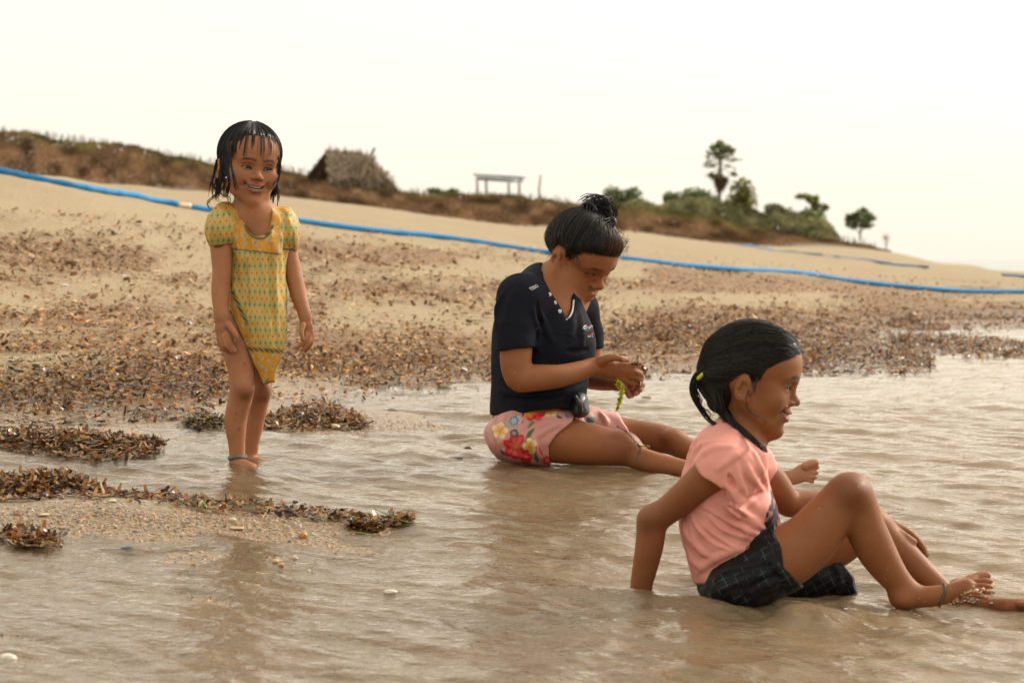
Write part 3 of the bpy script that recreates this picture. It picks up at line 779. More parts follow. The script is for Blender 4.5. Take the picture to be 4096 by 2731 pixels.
class Frame:
    """head frame: x to the person's left, y forward, z up; units of head height"""
    def __init__(s, c, H, yaw, pitch=0, roll=0):
        y, p, r = (math.radians(v) for v in (yaw, pitch, roll))
        f = np.array([math.sin(y), -math.cos(y), 0]); x = np.array([math.cos(y), math.sin(y), 0]); z = np.array([0, 0, 1.0])
        f, z = f * math.cos(p) - z * math.sin(p), z * math.cos(p) + f * math.sin(p)
        x, z = x * math.cos(r) - z * math.sin(r), z * math.cos(r) + x * math.sin(r)
        s.c, s.H, s.R = np.asarray(c, float), H, np.stack([x, f, z], 1)
    def w(s, p): return s.c + (np.asarray(p, float) * s.H) @ s.R.T
    def l(s, q): return ((np.asarray(q) - s.c) @ s.R) / s.H
    def px(s, p):
        q = s.w(p); fw = q[1] * CP - (q[2] - CAM_H) * SP; up = q[1] * SP + (q[2] - CAM_H) * CP
        return CX + F * q[0] / fw, CY - F * up / fw

def head(S, fr, child=1.0, smile=0.0, mopen=0.0, eye=.5, lip=1.0, nose=1.0, wid=1.0, chin=1.0, ear=True, cheek=1.0, nz=0.0):
    """adds the head to body S.  child 0..1 makes the face rounder and its features lower."""
    H = fr.H; W = fr.w; R = fr.R; c = child
    def E(p, r, k=.05, mode='u', RR=None): S.ell(W(p), np.array(r) * H, R if RR is None else RR, k * H, mode)
    def C(ps, r, k=.05, mode='u', flat=None): S.chain([W(p) for p in ps], np.asarray(r) * H, k * H, mode, flat)
    w = wid
    eb = .03 - .07 * c                      # eye line height
    E((0, -.07, .13), (.335 * w + .03 * c, .425, .37))
    E((0, .13 + .01 * c, .17), (.27 * w + .02 * c, .235, .25), .08)              # forehead
    E((0, .09, -.13), (.25 * w + .03 * c, .235, .30), .08)                        # face
    for sx in (-1, 1):
        C([(sx * (.245 + .03 * c) * w, -.06, -.10), (sx * (.225 + .03 * c) * w, -.02, -.22), (sx * (.14 + .02 * c) * w, .16, -.36), (0, .225, -.42)], [.07, .075, .075, .075], .10)
        E((sx * (.155 + .02 * c) * w, .175 + .02 * smile, -.145 - .015 * c + .02 * smile), (.115 * cheek, .10 * cheek, .11 * cheek), .09)    # cheek
        E((sx * .205 * w, .13, -.03), (.07, .08, .06), .07)                      # cheek bone
    E((0, .245 + .01 * c, -.43), (.08 * chin, .06 * chin, .06), .06)             # chin
    E((0, .25, -.25), (.14, .085, .12), .08)                                     # muzzle
    C([(-.20, .255, eb + .085), (-.11, .315, eb + .095), (0, .325, eb + .08), (.11, .315, eb + .095), (.20, .255, eb + .085)], [.03, .033, .03, .033, .03], .07)
    for sx in (-1, 1):
        E((sx * .135, .385, eb - .005), (.085, .060, .058), .05, 's')
        E((sx * .135, .245, eb), (.080, .074, .066), .02)                        # lids
        C([(sx * .078, .298, eb - .012), (sx * .105, .325, eb - .002), (sx * .145, .330, eb + .004), (sx * .192, .292, eb + .004)],
          np.array([.010, .024 * eye + .008, .026 * eye + .008, .010]), .010, 's')
        C([(sx * .085, .32, eb + .045), (sx * .14, .33, eb + .055), (sx * .20, .28, eb + .04)], [.006, .008, .006], .02, 's')   # lid crease
    n = nose
    C([(0, .315, eb + .04), (0, .330 + .010 * n, eb - .05), (0, .355 + .030 * n, -.125 + nz)], [.034, .034, .046 * n], .05)
    E((0, .365 + .035 * n, -.145 + nz), (.046 * n, .040 * n, .038 * n), .03)
    for sx in (-1, 1):
        E((sx * .062 * n, .338 + .018 * n, -.157 + nz), (.038 * n, .042 * n, .032 * n), .025)
        E((sx * .030 * n, .375 + .025 * n, -.190 + nz), (.015 * n, .020 * n, .012), .012, 's')
    C([(0, .365, -.19 + nz), (0, .357, -.215)], [.012, .012], .03, 's')               # philtrum
    mw = .100 + .038 * smile; cz = -.262 + .030 * smile; cy = .305 - .035 * smile
    o = mopen; q = lip
    up = np.array([(-mw, cy, cz), (-mw * .5, .342, -.252 + .006 * smile), (-.018, .358, -.243), (0, .355, -.249), (.018, .358, -.243), (mw * .5, .342, -.252 + .006 * smile), (mw, cy, cz)])
    lo = np.array([(-mw * .95, cy - .003, cz - .006), (-mw * .5, .330, -.283 - .045 * o), (0, .342, -.296 - .058 * o), (mw * .5, .330, -.283 - .045 * o), (mw * .95, cy - .003, cz - .006)])
    C(spline(up, 13), spline(np.array([[.008], [.016], [.018], [.018], [.018], [.016], [.008]]), 13)[:, 0] * q, .03)
    C(spline(lo, 11), spline(np.array([[.008], [.018], [.023], [.018], [.008]]), 11)[:, 0] * q, .03)
    mid = np.array([(-mw * .96, cy + .010, cz - .002), (-mw * .5, .355, -.268 - .018 * o), (0, .375, -.271 - .024 * o), (mw * .5, .355, -.268 - .018 * o), (mw * .96, cy + .010, cz - .002)])
    if o > 0:
        rr = spline(np.array([[.006], [.022 * o + .006], [.028 * o + .006], [.022 * o + .006], [.006]]), 9)[:, 0]
        C(spline(mid, 9), rr, .010, 's'); C(spline(mid - [0, .03, 0], 9), rr, .010, 's'); C(spline(mid - [0, .06, 0], 9), rr * .9, .01, 's')
    else:
        C(spline(mid, 9), np.full(9, .0065), .012, 's'); C(spline(mid - [0, .015, 0], 9), np.full(9, .005), .008, 's')
    if smile > .3:
        for sx in (-1, 1):
            C([(sx * (mw + .02), .30, cz + .015), (sx * (mw + .03), .275, cz - .03)], [.010, .008], .05, 's')
    E((0, .365, -.362 - .035 * o), (.08, .035, .022), .05, 's')                      # dip above the chin
    if ear:
        for sx in (-1, 1):
            ax = np.array([sx * .93, -.36, 0]); ax /= np.linalg.norm(ax)
            fwd = np.array([.36 * sx, .93, 0.0]); fwd /= np.linalg.norm(fwd); zz = np.array([0, -0.15, 1.0]); zz /= np.linalg.norm(zz)
            RR = fr.R @ np.stack([ax, fwd, zz], 1)
            x0 = .335 * w + .03 * c; ez = eb - .06
            E((sx * x0, -.085, ez), (.030, .080, .128), .02, RR=RR)
            E((sx * (x0 + .034), -.068, ez), (.026, .046, .085), .015, 's', RR)
            C([(sx * (x0 + .012), -.03, ez + .045), (sx * (x0 + .024), -.105, ez + .08), (sx * (x0 + .022), -.125, ez - .005)], [.012, .013, .010], .02)
            E((sx * (x0 + .004), -.035, ez - .11), (.022, .03, .035), .03)
            E((sx * (x0 + .0), .0, ez - .015), (.022, .018, .03), .03)
    return dict(up=up, lo=lo, mid=mid, eb=eb, mw=mw, o=o, eye=eye, nz=nz)
def face_cols(fr, info, V, C, lipc=(.36, .12, .085), brow=(.03, .018, .012), scalp=None, browz=.0, dark=(.02, .012, .01)):
    """natural colour of lips, brows, lash lines and scalp on the head's vertices"""
    L = fr.l(V); near = (np.abs(L) < .75).all(1) & (L[:, 1] > 0)
    I = np.nonzero(near)[0]; l = L[I]
    dl = np.minimum(seg_dist(l, spline(info['up'], 13)) - .017, seg_dist(l, spline(info['lo'], 11)) - .021)
    f = (1 - sstep(dl, -.002, .012))[:, None]; C[I] = C[I] * (1 - f) + np.array(lipc) * f
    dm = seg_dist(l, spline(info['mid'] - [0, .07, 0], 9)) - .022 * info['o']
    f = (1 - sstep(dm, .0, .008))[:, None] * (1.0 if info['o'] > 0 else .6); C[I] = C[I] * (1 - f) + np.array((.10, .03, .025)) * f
    eb = info['eb']
    for sx in (-1, 1):
        b = np.array([(sx * .055, .34, eb + .100 + browz), (sx * .11, .335, eb + .113 + browz), (sx * .17, .31, eb + .110 + browz), (sx * .225, .24, eb + .080 + browz)])
        bd = seg_dist(l * [1, .5, 1], spline(b, 9) * [1, .5, 1])
        th = .020
        f = ((1 - sstep(bd, th * .6, th * 1.6)) * 1.0)[:, None]; C[I] = C[I] * (1 - f) + np.array(brow) * f
        lz = .010 + .022 * info['eye']; e = np.array([(sx * .073, .29, eb - .012), (sx * .105, .315, eb - .002 + lz), (sx * .15, .315, eb + .006 + lz), (sx * .205, .28, eb + .006)])
        f = ((1 - sstep(seg_dist(l * [1, .35, 1], e * [1, .35, 1]), .004, .013)) * .9)[:, None]; C[I] = C[I] * (1 - f) + np.array(dark) * f
        e = np.array([(sx * .08, .30, eb - .016), (sx * .14, .315, eb - lz), (sx * .195, .28, eb - .012)])
        f = ((1 - sstep(seg_dist(l * [1, .35, 1], e * [1, .35, 1]), .004, .016)) * .45)[:, None]; C[I] = C[I] * (1 - f) + np.array(dark) * f
        f = ((1 - sstep(np.linalg.norm((l - np.array([sx * .030, .39, -.19 + info['nz']])) * [1, .6, 1], axis=1), .010, .022)) * .8)[:, None]  # nostril openings: shade of the recess put into the skin colour
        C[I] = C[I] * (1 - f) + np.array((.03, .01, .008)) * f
    return C
def uv_sphere(c, r, n=20, m=14):
    th = np.linspace(0, np.pi, m); ph = np.linspace(0, 2 * np.pi, n, endpoint=False)
    T, Ph = np.meshgrid(th, ph, indexing='ij')
    V = np.stack([np.sin(T) * np.cos(Ph), np.sin(T) * np.sin(Ph), np.cos(T)], -1).reshape(-1, 3)
    i, j = np.meshgrid(np.arange(m - 1), np.arange(n), indexing='ij'); i = i.ravel(); j = j.ravel(); k = (j + 1) % n
    return np.asarray(c) + V * r, np.stack([i*n+j, (i+1)*n+j, (i+1)*n+k, i*n+k], 1)
M_EYE = material('eye', rough=.15, attr='col', spec=.35)
M_TEETH = material('teeth', (.72, .66, .55), .25)
def eyes(fr, info, parent, gaze=(0, 1, 0)):
    for sx in (-1, 1):
        c = fr.w((sx * .135, .245, info['eb'])); r = .066 * fr.H
        V, Q = uv_sphere(c, r, 40, 28)
        g = fr.R @ (np.array(gaze, float) / np.linalg.norm(gaze)); ca = ((V - c) / r) @ g
        ang = np.degrees(np.arccos(np.clip(ca, -1, 1)))
        col = np.where(ang[:, None] < 16, (.004, .003, .003), np.where(ang[:, None] < 38, (.022, .010, .005), (.30, .255, .22)))
        col = np.where((ang[:, None] > 35) & (ang[:, None] < 40), (.01, .006, .004), col)
        child('eye', V, Q, M_EYE, parent, cols=col)
def teeth(fr, info, parent, low=True):
    parts = []
    n = 4
    for k in range(-n, n):
        t = (k + .5) / n
        x = t * info['mw'] * .78; y = .332 - .055 * t * t - .0
        parts.append(uv_sphere((0, 0, 0), 1, 10, 8) + ((x, y, -.262 + .02 * t * t, .72),))
        if low: parts.append(uv_sphere((0, 0, 0), 1, 10, 8) + ((x * .85, y - .008, -.292 - .038 * info['o'] + .022 * t * t, .5),))
    G = []
    for V, Q, (x, y, z, s) in parts:
        G.append((fr.w(np.array([x, y, z]) + V * np.array([info['mw'] * .78 / n * .56, .016, .034 * s])), Q))
    V, Fc, _ = cat_geo(G)
    child('teeth', V, Fc, M_TEETH, parent)
# ------------------------------------------------------------------ people
SKIN = material('skin', rough=.5, attr='col', sss=.06, spec=.2, coat=.04, coat_rough=.2)
nb = NB(SKIN); nb.bump(nb.noise(nb.geo_pos(), 260, 4, .7), .35, .004)
sp_ = nb.noise(nb.geo_pos(), 900, 2, .6); nb.l(nb.mix(nb.step(sp_, .3, .75), nb.mix(1.0, nb.attr('col').outputs['Color'], (.82, .78, .76), 'MULTIPLY'), nb.mix(1.0, nb.attr('col').outputs['Color'], (1.12, 1.12, 1.12), 'MULTIPLY')), nb.b.inputs['Base Color'])
vo = nb.n('ShaderNodeTexVoronoi'); vo.inputs['Scale'].default_value = 75; nb.l(nb.geo_pos(), vo.inputs['Vector'])
lk = nb.b.inputs['Base Color'].links[0].from_socket; nb.l(nb.mix(nb.math('MULTIPLY', nb.math('SUBTRACT', 1.0, nb.step(vo.outputs['Distance'], .05, .10)), nb.step(nb.noise(nb.geo_pos(), 9, 2), .52, .60)), lk, (.62, .48, .34)), nb.b.inputs['Base Color'])
nb.l(nb.math('ADD', .26, nb.math('MULTIPLY', nb.noise(nb.geo_pos(), 16, 4, .6), .5)), nb.b.inputs['Roughness'])
class Fig:
    """a figure laid out by photograph pixels at depth D; dd = metres nearer (-) or farther (+)"""
    def __init__(s, D): s.D = D
    def j(s, px, py, dd=0.0): return P(px, py, s.D + dd)
    def r(s, px, dd=0.0): return px * (s.D + dd) / F
    def limb(s, S, pts, k=.012, mode='u', flat=None, n=0, grow=0.0):
        """pts: (px, py, dd, radius_px)"""
        a = np.array(pts, float)
        if n: a = spline(a, n)
        S.chain([s.j(*p[:3]) for p in a], [s.r(p[3], p[2]) + grow for p in a], k, mode, flat, soft=(n > 9 and mode == 'u'))
    def ell(s, S, px, py, dd, rx, ry, rd, k=.02, mode='u', ang=0.0):
        """ellipsoid: rx, ry in px, rd in metres of depth; ang turns it in the picture plane (degrees, clockwise)"""
        t = math.radians(ang)
        R = np.array([[math.cos(t), 0, math.sin(t)], [0, 1, 0], [-math.sin(t), 0, math.cos(t)]])
        S.ell(s.j(px, py, dd), (s.r(rx, dd), rd, s.r(ry, dd)), R, k, mode)
    def cut(s, S, px, py, nx, ny, dd=0.0, nd=0.0, k=.004):
        """cut away everything on the (nx, ny) side (picture directions, y down)"""
        S.half(s.j(px, py, dd), (nx, nd, -ny), k)
    def surf(s, S, pts, off=0.0):
        """points on the near surface of S behind the given pixels"""
        pts = np.asarray(pts, float); ds = np.linspace(s.D - .36, s.D + .30, 240)
        a = (pts[:, 0] - CX)[:, None]; b = (CY - pts[:, 1])[:, None]
        sc = ds[None] / (F * CP + b * SP)
        q = np.stack([a * sc, ds[None] + 0 * sc, CAM_H + (-F * SP + b * CP) * sc], -1)
        v = S.ev(q.reshape(-1, 3), .05).reshape(q.shape[:2])
        i = np.where((v < off).any(1), (v < off).argmax(1), v.argmin(1))
        return q[np.arange(len(pts)), i]
    def folds(s, S, lines, rpx=7.0, kpx=16.0, mode='u', sink=.35):
        lines = [(np.array(l, float)) for l in lines]
        alls = s.surf(S, np.concatenate([spline(l, 9)[:, :2] for l in lines]))
        for k_, l in enumerate(lines):
            q = alls[k_ * 9:k_ * 9 + 9]; v = q - np.array([0, 0, CAM_H]); v /= np.linalg.norm(v, axis=1)[:, None]
            q = q + v * s.r(rpx) * sink * (1 if mode == 'u' else -1)
            rr = np.sin(np.linspace(.25, np.pi - .25, 9)) * s.r(rpx)
            S.chain(q, rr, s.r(kpx), mode)
def to_px(V):
    V = np.asarray(V); z = V[:, 2] - CAM_H
    fw = V[:, 1] * CP - z * SP; up = V[:, 1] * SP + z * CP
    return CX + F * V[:, 0] / fw, CY - F * up / fw
def mixc(C, f, col):
    f = np.asarray(f)[:, None]; return C * (1 - f) + np.asarray(col) * f
def skin_base(V, tone, var=.17, seed=5):
    n = noise3(V * 18, seed) + .6 * noise3(V * 55, seed + 1); m = noise3(V * 7, seed + 2)
    C = np.asarray(tone) * (1 + var * n)[:, None]
    return C * np.stack([1 + .05 * m, 1 - .03 * m, 1 - .08 * m], 1)
def spot(V, c, r, soft=.5):
    return 1 - sstep(np.linalg.norm(V - c, axis=1), r * (1 - soft), r * (1 + soft))
def wave_disp(amp, freq, seed, axis=None):
    def fn(q):
        w = q * freq if axis is None else q * (np.asarray(axis) * freq)
        return amp * (.3 + noise3(w, seed) + .5 * noise3(w * 2.1, seed + 3))
    return fn

# ================================================================== small child standing in a batik dress
TD = Fig(6.42)
kid = empty('person', TD.j(985, 1850), 'small barefoot child in a yellow and green patterned dress standing ankle deep in the water', 'person')
fr = KID_FR = Frame(TD.j(1000, 655, 0), TD.r(318), 24, 6, 5)
S = Sdf()
KID_INFO = head(S, fr, child=1.0, smile=.75, mopen=.55, eye=.62, lip=.85, nose=.82, cheek=1.22, chin=.8, wid=1.03)
TD.limb(S, [(985, 700, .03, 50), (990, 790, .025, 53), (1004, 850, .01, 62)], .02)
TD.limb(S, [(905, 876, -.01, 44), (1010, 862, .0, 66), (1122, 884, .03, 44)], .03)
fl = ((0.25, 1, 0), .78)
TD.limb(S, [(1020, 880, .015, 76), (1028, 950, .005, 86), (1026, 1080, .0, 90), (1026, 1200, .0, 102), (1028, 1290, .0, 100)], .03, flat=fl)
# legs
TD.limb(S, [(975, 1290, -.01, 70), (953, 1390, -.03, 60), (966, 1484, -.04, 52), (969, 1550, -.045, 49), (960, 1600, -.04, 46), (945, 1662, -.035, 44), (943, 1715, -.035, 40), (946, 1765, -.035, 33), (949, 1815, -.035, 30), (951, 1850, -.035, 31)], .015, n=26)
TD.limb(S, [(1075, 1290, .03, 66), (1058, 1400, .05, 58), (1044, 1490, .055, 48), (1042, 1560, .055, 44), (1034, 1600, .06, 41), (1026, 1650, .065, 38), (1016, 1705, .065, 35), (1008, 1760, .065, 29), (1004, 1815, .065, 25), (1004, 1850, .065, 27)], .015, n=26)
TD.ell(S, 985, 1550, -.075, 28, 34, .018, .02); TD.ell(S, 1056, 1562, .03, 24, 30, .015, .02)
for (x0, y0, dd) in ((951, 1862, -.035), (1004, 1852, .065)):
    TD.limb(S, [(x0 - 12, y0 + 8, dd, 28), (x0 + 25, y0 + 2, dd - .03, 27), (x0 + 55, y0 + 12, dd - .06, 24)], .012)
    for t in range(5):
        TD.limb(S, [(x0 + 45 + 4 * t, y0 + 13, dd - .065 - .0 * t, 10), (x0 + 66 + (5 - t) * 2 - 10 * (t > 3), y0 + 14 - t, dd - .09 + .016 * t, 11 - t)], .004)
# arms and hands
TD.limb(S, [(893, 885, -.01, 46), (884, 950, -.02, 45), (886, 1010, -.03, 42), (889, 1086, -.04, 38), (884, 1140, -.05, 37), (882, 1190, -.06, 34), (884, 1240, -.07, 28), (886, 1268, -.075, 27)], .015, n=20)
TD.limb(S, [(886, 1268, -.075, 25), (888, 1310, -.08, 31), (893, 1345, -.08, 27)], .012, flat=((.3, 1, 0), .55))
for f in ([(912, 1335, -.09, 12), (919, 1366, -.095, 11), (939, 1403, -.09, 9)], [(899, 1346, -.09, 12), (906, 1382, -.095, 10.5), (930, 1406, -.088, 8.5)],
          [(885, 1350, -.08, 11), (892, 1386, -.085, 10), (913, 1407, -.078, 8)], [(875, 1345, -.07, 10), (880, 1378, -.07, 9), (896, 1402, -.065, 7.5)],
          [(915, 1298, -.095, 15), (935, 1326, -.105, 12), (946, 1348, -.105, 10.5), (944, 1366, -.10, 8.5)]):
    TD.limb(S, f, .004, n=7)
TD.limb(S, [(1130, 890, .03, 43), (1146, 960, .035, 37), (1155, 1010, .035, 34), (1171, 1086, .03, 35), (1184, 1135, .02, 33), (1195, 1185, .01, 31), (1212, 1235, .0, 25), (1221, 1268, -.005, 22)], .015, n=20)
TD.limb(S, [(1221, 1268, -.005, 21), (1227, 1305, -.01, 26), (1232, 1335, -.01, 24)], .01, flat=((.2, 1, 0), .5))
for f in ([(1224, 1335, -.02, 10), (1214, 1366, -.025, 9.5), (1190, 1389, -.02, 8)], [(1237, 1342, -.015, 10), (1233, 1374, -.02, 9.5), (1208, 1401, -.015, 8)],
          [(1243, 1340, -.005, 9.5), (1243, 1374, -.005, 9), (1222, 1404, .0, 7.5)], [(1248, 1330, .005, 9), (1248, 1366, .01, 8.5), (1232, 1394, .012, 7)],
          [(1212, 1300, -.03, 12), (1206, 1330, -.04, 9.5), (1211, 1356, -.04, 8)]):
    TD.limb(S, f, .004, n=7)
KID_S = S
V, Q = S.mesh(.0024)
C = skin_base(V, (.40, .175, .083))
for c_, r_ in ((TD.j(985, 1560, -.07), .035), (TD.j(1058, 1570, .03), .03)):
    C = mixc(C, .30 * spot(V, c_, r_), (.14, .06, .035))
x_, y_ = to_px(V)
C = mixc(C, .35 * spot(V, TD.j(939, 1403, -.09), .012) + .35 * spot(V, TD.j(944, 1366, -.1), .012) + .5 * spot(V, TD.j(1200, 1395, -.02), .02), (.55, .25, .17))
for (sx, sy, sr) in ((978, 1456, 5), (956, 1714, 5), (944, 1655, 4), (937, 1678, 3)):
    C = mixc(C, .5 * (1 - sstep(np.hypot(x_ - sx, y_ - sy), sr * .5, sr * 1.8)), (.10, .05, .035))
L = fr.l(V); C = mixc(C, .35 * spot(L, np.array([.17, .27, -.14]), .10, .8) + .35 * spot(L, np.array([-.17, .27, -.14]), .10, .8), (.46, .19, .09))
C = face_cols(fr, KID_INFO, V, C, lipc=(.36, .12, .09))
child('body', V, Q, SKIN, kid, cols=C)
eyes(fr, KID_INFO, kid, (.35, 1, -.12)); teeth(fr, KID_INFO, kid)

# dress
S = Sdf()
TD.limb(S, [(1022, 880, .01, 84), (1030, 950, .0, 102), (1028, 1060, .0, 103), (1026, 1180, -.005, 110), (1030, 1290, -.01, 113), (1052, 1390, -.02, 92), (1066, 1460, -.02, 66), (1072, 1540, -.02, 50)], .02, flat=((0.25, 1, 0), .86), n=14)
TD.limb(S, [(900, 850, -.005, 30), (940, 850, .0, 30), (985, 880, -.02, 30)], .02); TD.limb(S, [(1128, 862, .03, 28), (1108, 870, .02, 26), (1100, 900, .0, 26)], .02)
TD.ell(S, 883, 915, -.02, 57, 88, .056, .03, ang=4); TD.ell(S, 1152, 925, .035, 40, 86, .050, .03, ang=-6)
TD.ell(S, 884, 1000, -.03, 44, 34, .030, .006, 's'); TD.ell(S, 1156, 1012, .035, 34, 30, .025, .006, 's')
TD.cut(S, 883, 986, 0.02, 1, k=.004) if False else None
NECKCUT = Sdf(); TD.ell(NECKCUT, 1026, 846, -.09, 74, 112, .11, .0, 'u', ang=-8)
TD.ell(S, 1026, 846, -.09, 74, 112, .11, .005, 's', ang=-8)
TD.ell(S, 1000, 800, .02, 80, 74, .06, .012, 's')
A, B_ = TD.j(915, 1232), TD.j(1047, 1530)
def slit(q):
    x, y = to_px(q)
    e = np.array([132., 298.]); e /= np.linalg.norm(e)
    side = -((x - 915) * e[1] - (y - 1232) * e[0]) - 6 * np.sin((y - 1232) / 60.0)      # > 0 left of the slit
    return -np.minimum(side, (y - 1228) * 1.0) * TD.D / F
S._add(slit, [-9] * 3, [9] * 3, .006, 's')
def hem(q):
    x, y = to_px(q)
    a = (y - 1519) * .95 + (x - 1092) * .2; b = (x - 1128) * .956 + (y - 1402) * .29
    return -np.maximum(a, b) * TD.D / F
S._add(hem, [-9] * 3, [9] * 3, .004, 's')
# cavity over the legs
TD.limb(S, [(1066, 1545, .02, 60), (1050, 1400, .03, 74)], .004, 's', flat=((0, 1, 0), .6))
S.disp(wave_disp(.010, 38, 8, (1.5, 1.2, .3)))
TD.folds(S, [[(1000, 1030), (1003, 1150), (1012, 1290)], [(1062, 1030), (1066, 1160), (1080, 1330)], [(1100, 1040), (1104, 1180), (1112, 1330)], [(960, 1060), (985, 1160), (1010, 1330)],
             [(1050, 1400), (1048, 1450), (1052, 1510)], [(1095, 1390), (1090, 1450), (1080, 1510)]], 8, 16)
TD.folds(S, [[(1082, 1030), (1085, 1160), (1096, 1340)], [(980, 1040), (985, 1150), (1000, 1300)], [(1070, 1400), (1066, 1470)]], 6, 14, 's')
TD.folds(S, [[(860, 850), (848, 900), (842, 960)], [(885, 840), (880, 900), (884, 965)], [(908, 850), (912, 900), (915, 960)], [(1150, 850), (1158, 900), (1160, 980)]], 6, 12)
V, Q = S.mesh(.0028)
x_, y_ = to_px(V)
sleeve = np.minimum(np.hypot((x_ - 883) / 66, (y_ - 915) / 92), np.hypot((x_ - 1155) / 42, (y_ - 925) / 88)) < 1.0
sleeve &= ~((x_ > 936) & (x_ < 1120))
yoke_y = 995 + (x_ - 927) * .113
zone = np.where(sleeve, 0.0, np.where(y_ < yoke_y, 1.0, 0.0))
slit_d = ((x_ - 915) * .914 - (y_ - 1232) * .405)                                  # px right of the slit edge
zone = np.where((y_ > 1165) & (slit_d < 36 + .0 * y_) & (y_ < 1400), 1.0, zone)
bandy = 1398 + (x_ - 1032) * .09
zone = np.where(y_ > bandy, 1.0, zone)
def line(dist, w=2.2): return 1 - sstep(np.abs(dist), w * .6, w * 1.7)
trim = np.zeros(len(V))
trim = np.maximum(trim, line(y_ - yoke_y, 2.6) * (x_ > 925) * (x_ < 1125) * ~sleeve)
dn = np.abs(NECKCUT.ev(V, .05)); trim = np.maximum(trim, (1 - sstep(dn, .002, .0045)) * (y_ > 900) * (V[:, 1] < TD.D))
trim = np.maximum(trim, line(np.where(sleeve & (x_ < 1000), y_ - (990 - (x_ - 829) * .13), 99), 4))
trim = np.maximum(trim, line(np.where(sleeve & (x_ > 1000), y_ - (994 + (x_ - 1121) * .12), 99), 4))
trim = np.maximum(trim, line(np.where(y_ > 1240, slit_d - 1, 99), 2.5))
border = np.maximum(line(y_ - bandy, 7) * (y_ > 1300), line(np.where((y_ > 1165) & (y_ < 1300), slit_d - 40, 99), 6))
pat = np.stack([(x_ - 1030) * .000624 + .0, (1500 - y_) * .000624, border], 1)
dress = material('batik_cotton', rough=.55, spec=.3)
nb = NB(dress); a = nb.attr('pat'); sx = nb.n('ShaderNodeSeparateXYZ'); nb.l(a.outputs['Vector'], sx.inputs[0])
wob = nb.noise(nb.geo_pos(), 16, 3); wo = nb.math('MULTIPLY', nb.math('SUBTRACT', wob, .5), 1.1)
u = nb.math('ADD', nb.math('DIVIDE', sx.outputs[0], .0130), wo); v = nb.math('ADD', nb.math('DIVIDE', sx.outputs[1], .0320), nb.math('MULTIPLY', wo, .4))
def fr_(x): return nb.math('ABSOLUTE', nb.math('SUBTRACT', nb.math('FRACT', x), .5))
du, dv = fr_(u), fr_(v)
g = nb.math('ADD', du, dv)                                   # green diamonds where g < .5, yellow ones around
col = nb.mix(nb.step(g, .50, .54), (.19, .27, .07), (.66, .29, .03))
edge = nb.math('ABSOLUTE', nb.math('SUBTRACT', g, .50))
col = nb.mix(nb.math('SUBTRACT', 1.0, nb.step(edge, .05, .11)), col, (.46, .42, .20))
inner = nb.math('ABSOLUTE', nb.math('SUBTRACT', g, .27)); col = nb.mix(nb.math('MULTIPLY', nb.math('SUBTRACT', 1.0, nb.step(inner, .05, .09)), .7), col, (.46, .42, .15))
dot = nb.math('MAXIMUM', nb.math('SUBTRACT', 1.0, nb.step(nb.math('ADD', nb.math('POWER', du, 2.0), nb.math('POWER', nb.math('MULTIPLY', dv, 2.2), 2.0)), .010, .022)),
              nb.math('SUBTRACT', 1.0, nb.step(nb.math('ADD', nb.math('POWER', nb.math('SUBTRACT', .5, du), 2.0), nb.math('POWER', nb.math('MULTIPLY', nb.math('SUBTRACT', .5, dv), 2.2), 2.0)), .008, .02)))
col = nb.mix(dot, col, (.015, .012, .01))
n1 = nb.noise(nb.geo_pos(), 75, 3); n2 = nb.noise(nb.geo_pos(), 130, 2)
org = nb.ramp(n1, [(.33, (.68, .32, .03)), (.5, (.58, .22, .012)), (.57, (.62, .40, .10)), (.62, (.50, .42, .30)), (.68, (.16, .20, .06)), (.74, (.50, .18, .012))])
col = nb.mix(nb.attr('zone').outputs['Fac'], col, org)
bd = nb.mix(nb.step(nb.math('ABSOLUTE', nb.math('SUBTRACT', nb.math('FRACT', nb.math('DIVIDE', nb.math('ADD', sx.outputs[0], sx.outputs[1]), .012)), .5)), .16, .2), (.20, .28, .09), (.016, .015, .018))
col = nb.mix(sx.outputs[2], col, bd)
col = nb.mix(nb.attr('trim').outputs['Fac'], col, (.025, .022, .02))
col = nb.mix(nb.math('MULTIPLY', nb.noise(nb.geo_pos(), 11, 4), .45), col, (.55, .36, .10)); col = nb.mix(nb.step(nb.noise(nb.geo_pos(), 7, 3), .5, .65), col, nb.mix(1.0, col, (.70, .68, .62), 'MULTIPLY'))
nb.l(col, nb.b.inputs['Base Color']); nb.bump(nb.noise(nb.geo_pos(), 500, 2), .12, .002)
child('dress', V, Q, dress, kid, attrs={'pat': pat, 'zone': smooth_cols(V, Q, zone[:, None], 1)[:, 0], 'trim': trim})

# ================================================================== young woman sitting, dark shirt and floral shorts
WD = Fig(6.65)
wom = empty('person', WD.j(2120, 1850), 'young woman in a navy shirt and pink floral shorts sitting in the shallows', 'person')
fr = WOM_FR = Frame(WD.j(2332, 1034, -.01), WD.r(350), 46, 38, -5)
S = Sdf()
WOM_INFO = head(S, fr, child=.12, smile=0, mopen=0.22, eye=.16, lip=1.25, nose=.96, wid=1.02, cheek=1.08, nz=.045)
WD.limb(S, [(2190, 1160, .0, 80), (2220, 1110, .015, 57), (2250, 1060, .03, 48), (2285, 1010, .03, 48)], .02)
WD.limb(S, [(2090, 1195, -.14, 66), (2170, 1165, -.03, 74), (2290, 1215, .12, 62)], .04)
fl = ((-.35, 1, 0), 1.25)
WD.limb(S, [(2185, 1190, .0, 118), (2165, 1290, .0, 160), (2165, 1400, .0, 170), (2155, 1520, .0, 165), (2140, 1650, .0, 165)], .05, flat=fl)
WD.ell(S, 2225, 1250, -.03, 66, 70, .07, .05)
